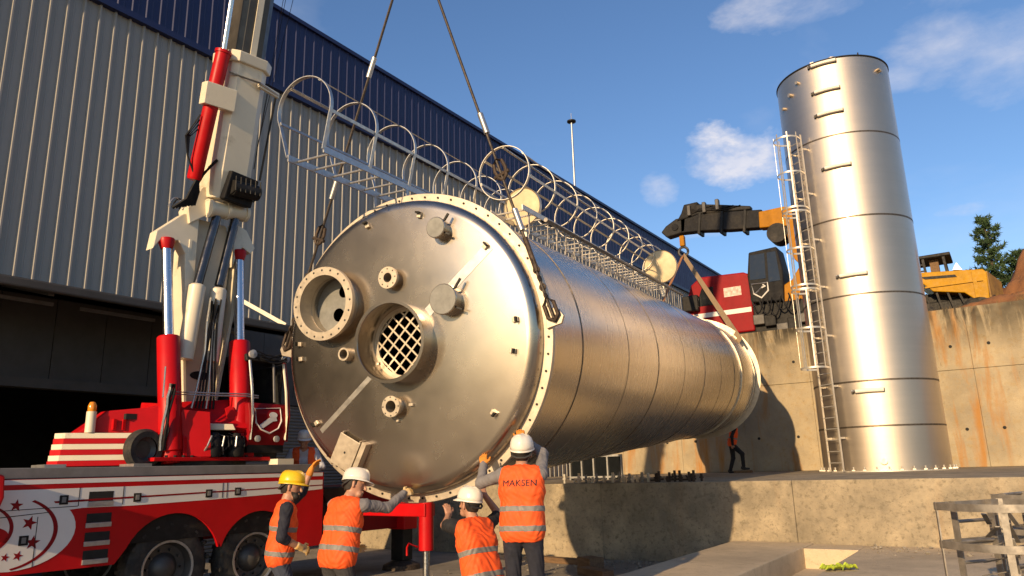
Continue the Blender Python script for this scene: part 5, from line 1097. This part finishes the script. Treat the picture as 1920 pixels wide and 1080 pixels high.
pine(1.35, 43, TZ, 5.2, 1.9, 2, 'lower broad pine tree between the tall pine and the red soil heap')
pine(-.9, 45.5, TZ, 5.0, 1.2, 4, 'small pine tree showing just above the yellow dump truck tray')
sc = MB(); rnd = np.random.RandomState(8)
for k in range(2600):
    x, y = rnd.uniform(-1.6, 5.5), 27.9 + abs(rnd.normal(0, 1.0)); zb = TZ
    p = Vector((x, y, zb)); h = rnd.uniform(.15, .55) * (1.2 if x > .8 else .6); d = Vector((rnd.normal(0, .3), rnd.normal(0, .3), 1)).normalized(); s_ = Vector((rnd.normal(0, 1), rnd.normal(0, 1), 0)).normalized() * .012
    sc.add([p - s_, p + s_, p + d * h], [(0, 1, 2)])
sc.build('dry_grass', DRY, None, smooth=0, label='dry brown grass along the top of the retaining wall', cat='grass', kind='stuff')

# ------------------------------------------------------------------ loose things in the yard
def timber(x, y, z, L, w, h, rot, label, tilt=0):
    M = Matrix.Translation((x, y, z + h / 2)) @ Matrix.Rotation(RAD(rot), 4, 'Z') @ Matrix.Rotation(RAD(tilt), 4, 'X')
    MB().box((0, 0, 0), (w, L, h)).build('timber_block', TIMBER, None, smooth=0, bevel=.008, M=M, label=label, cat='timber')
timber(-6.55, 12.2, 0, .42, .30, .22, 60, 'squat timber block on the ground at the foot of the platform')
timber(-6.1, 11.5, 0, .75, .22, .13, 62, 'low flat timber beam lying in front of the squat block')
timber(-7.6, 12.9, 0, 1.1, .2, .1, 80, 'long thin timber plank lying against the platform foot')
# offcuts and anchor bolts along the platform edge
rnd = np.random.RandomState(12); BITS = [LADGALV, FLANGE, OLDGALV]  # pale bolt colours stand in for sunlight on that stretch of the row
for k in range(34):
    x = -8.0 + 2.9 * (k / 33) + rnd.uniform(-.03, .03); h = rnd.uniform(.10, .22)
    b = MB().bb(-.02, .02, -.02, .02, 0, h).bb(-.035, .035, -.03, .03, h * .4, h * .4 + .03)
    b.build('anchor_bolt', BITS[k % 3] if k < 22 else RUST, None, smooth=0, loc=(x, 14.0 + rnd.uniform(-.12, .25), 1.44), label=('galvanised anchor bolt, paled as if sunlit, standing in the row along the platform edge' if k < 22 else 'rusty dark anchor bolt in the row along the platform edge'), cat='bolt', group=('pale anchor bolts on the platform edge' if k < 22 else 'rusty anchor bolts on the platform edge'))
for k in range(3):
    t = thing('steel_offcut', ('bent rusty steel offcut', 'flat rusty steel offcut', 'forked rusty steel offcut')[k] + ' lying on the platform edge under the tank', 'scrap', (-6.0 + .33 * k, 14.05, 1.44))
    MB().bar((-.12, 0, .03), (.14, .05, .05), .05, .04).build('base_bar', RUST, t, smooth=0); MB().bar((0, 0, .03), (.07 - .06 * k, .02, .2 - .04 * k), .025, .02).build('stub', RUST, t, smooth=0)
# window frame leaning on the platform behind
fr = thing('glazed_screen', 'small dark glazed steel frame standing on the platform under the tank', 'screen', (-9.95, 17.6, 1.44))
for x in (0, .35, .7, 1.1, 1.5): MB().bb(x, x + .04, 0, .05, 0, .62).build('mullion', GALV, fr, smooth=0)
for z in (0.04, .57): MB().bb(.04, 1.5, .005, .045, z, z + .05).build('rail', GALV, fr, smooth=0)
MB().bb(.04, 1.5, .052, .06, .0, .61).build('pane', GLASS, fr, smooth=0)
# hi-vis rag
rg_ = MB(); n = 14; rnd = np.random.RandomState(4)
V = [((i / n - .5) * .42, (j / n - .5) * .2, .05 * abs(math.sin(i * .9) * math.cos(j * 1.1)) + .03 * rnd.rand()) for j in range(n + 1) for i in range(n + 1)]
rg_.add(V, [(j * (n + 1) + i, j * (n + 1) + i + 1, (j + 1) * (n + 1) + i + 1, (j + 1) * (n + 1) + i) for j in range(n) for i in range(n)])
o = rg_.build('work_glove', mat('hivis_cloth', (.55, .68, .05), .8, var=.15, vscale=12), None, smooth=180, loc=(-2.12, 10.55, .41), label='bright yellow-green cloth glove dropped on the slab by the channel', cat='glove')
o.rotation_euler.z = RAD(40)
# ladder cage sections waiting on the slab
def cage_section(loc, rot, label, h, seed):
    t = thing('cage_section', label, 'ladder cage', M=Matrix.Translation(loc) @ Matrix.Rotation(RAD(rot), 4, 'Z'))
    R = .42
    hp = [(-.3, -.40, 0), (-.3, .40, 0)] 
    path = [Vector((-.30, -.36, 0)), Vector((-.05, -.42, 0)), Vector((.25, -.36, 0)), Vector((.42, -.15, 0)), Vector((.42, .15, 0)), Vector((.25, .36, 0)), Vector((-.05, .42, 0)), Vector((-.30, .36, 0))]
    hm = MB().strip(path, .055, .010, (0, 0, 1), closed=True).mesh('cage_hoop', OLDGALV)
    for z in (.03, h * .36, h * .70, h - .03): link('cage_hoop', hm, t, loc=(0, 0, z))
    for k in (0, 2, 3, 4, 5, 7):
        p = path[k] * .975; MB().bar(p + Vector((0, 0, 0)), p + Vector((0, 0, h)), .045, .010, up=p.normalized()).build('cage_strap', OLDGALV, t, smooth=0)
    for s_ in (-.2, .2): MB().bar((-.27, s_, 0), (-.27, s_, h), .05, .012).build('ladder_stringer', OLDGALV, t, smooth=0)
    k = .12
    while k < h: MB().cyl((-.27, -.2, k), (-.27, .2, k), .013, n=8).build('ladder_rung', OLDGALV, t); k += .15
    for k in range(9):
        zz = h * (.1 + .09 * k); MB().bar((-.25, -.18 + .04 * k, zz), (.36 - .05 * k, .3 - .06 * k, zz + .1), .035, .008).build('loose_strap', OLDGALV if k % 3 else LADGALV, t, smooth=0)
    for k in range(7):
        z = h * (.15 + .11 * k); MB().bar((.1 - .03 * k, -.2 + .07 * k, z), (-.05 + .03 * k, .12 - .05 * k, z + .16), .03, .008).build('loose_bracket', OLDGALV if k % 2 else LADGALV, t, smooth=0)
cage_section((-.15, 6.85, .40), -35, 'weathered ladder cage section standing upright on the slab, ladder rungs inside', 1.02, 1)
cage_section((.15, 8.1, .40), -20, 'second weathered ladder cage section standing behind the first on the slab', 1.03, 2)
# low concrete step for the fitter beside the tank rim
tag(MB().bb(-5.1, -3.7, 5.2, 6.6, .0, .24).build('step_block', CONC_SLAB, smooth=0, bevel=.02), kind='structure')
# loose stones and grit on the slabs and at the foot of the platform
gv = MB(); rnd = np.random.RandomState(31)
for k in range(900):
    if k % 3 == 0: x, y, z = rnd.uniform(-9, -4.6), 13.6 - abs(rnd.normal(0, .5)), .0
    elif k % 3 == 1: x, y, z = rnd.uniform(-2.2, 4), 13.6 - abs(rnd.normal(0, .6)), .40
    else: x, y, z = rnd.uniform(-9, -4.6), rnd.uniform(7, 13), .0
    r = rnd.uniform(.008, .035) * (1.3 if rnd.rand() < .1 else 1)
    P = [Vector(rnd.normal(0, 1, 3)).normalized() * r * rnd.uniform(.7, 1.2) for _ in range(6)]
    B = [Vector((r, 0, 0)), Vector((-r, 0, 0)), Vector((0, r, 0)), Vector((0, -r, 0)), Vector((0, 0, r * .7)), Vector((0, 0, -r * .7))]
    B = [b + Vector(rnd.uniform(-.35, .35, 3)) * r + Vector((x, y, z + r * .4)) for b in B]
    gv.add(B, [(0, 2, 4), (2, 1, 4), (1, 3, 4), (3, 0, 4), (2, 0, 5), (1, 2, 5), (3, 1, 5), (0, 3, 5)])
gv.build('gravel', CONC_GRND, None, smooth=0, label='loose stones and grit at the foot of the platform', cat='gravel', kind='stuff')
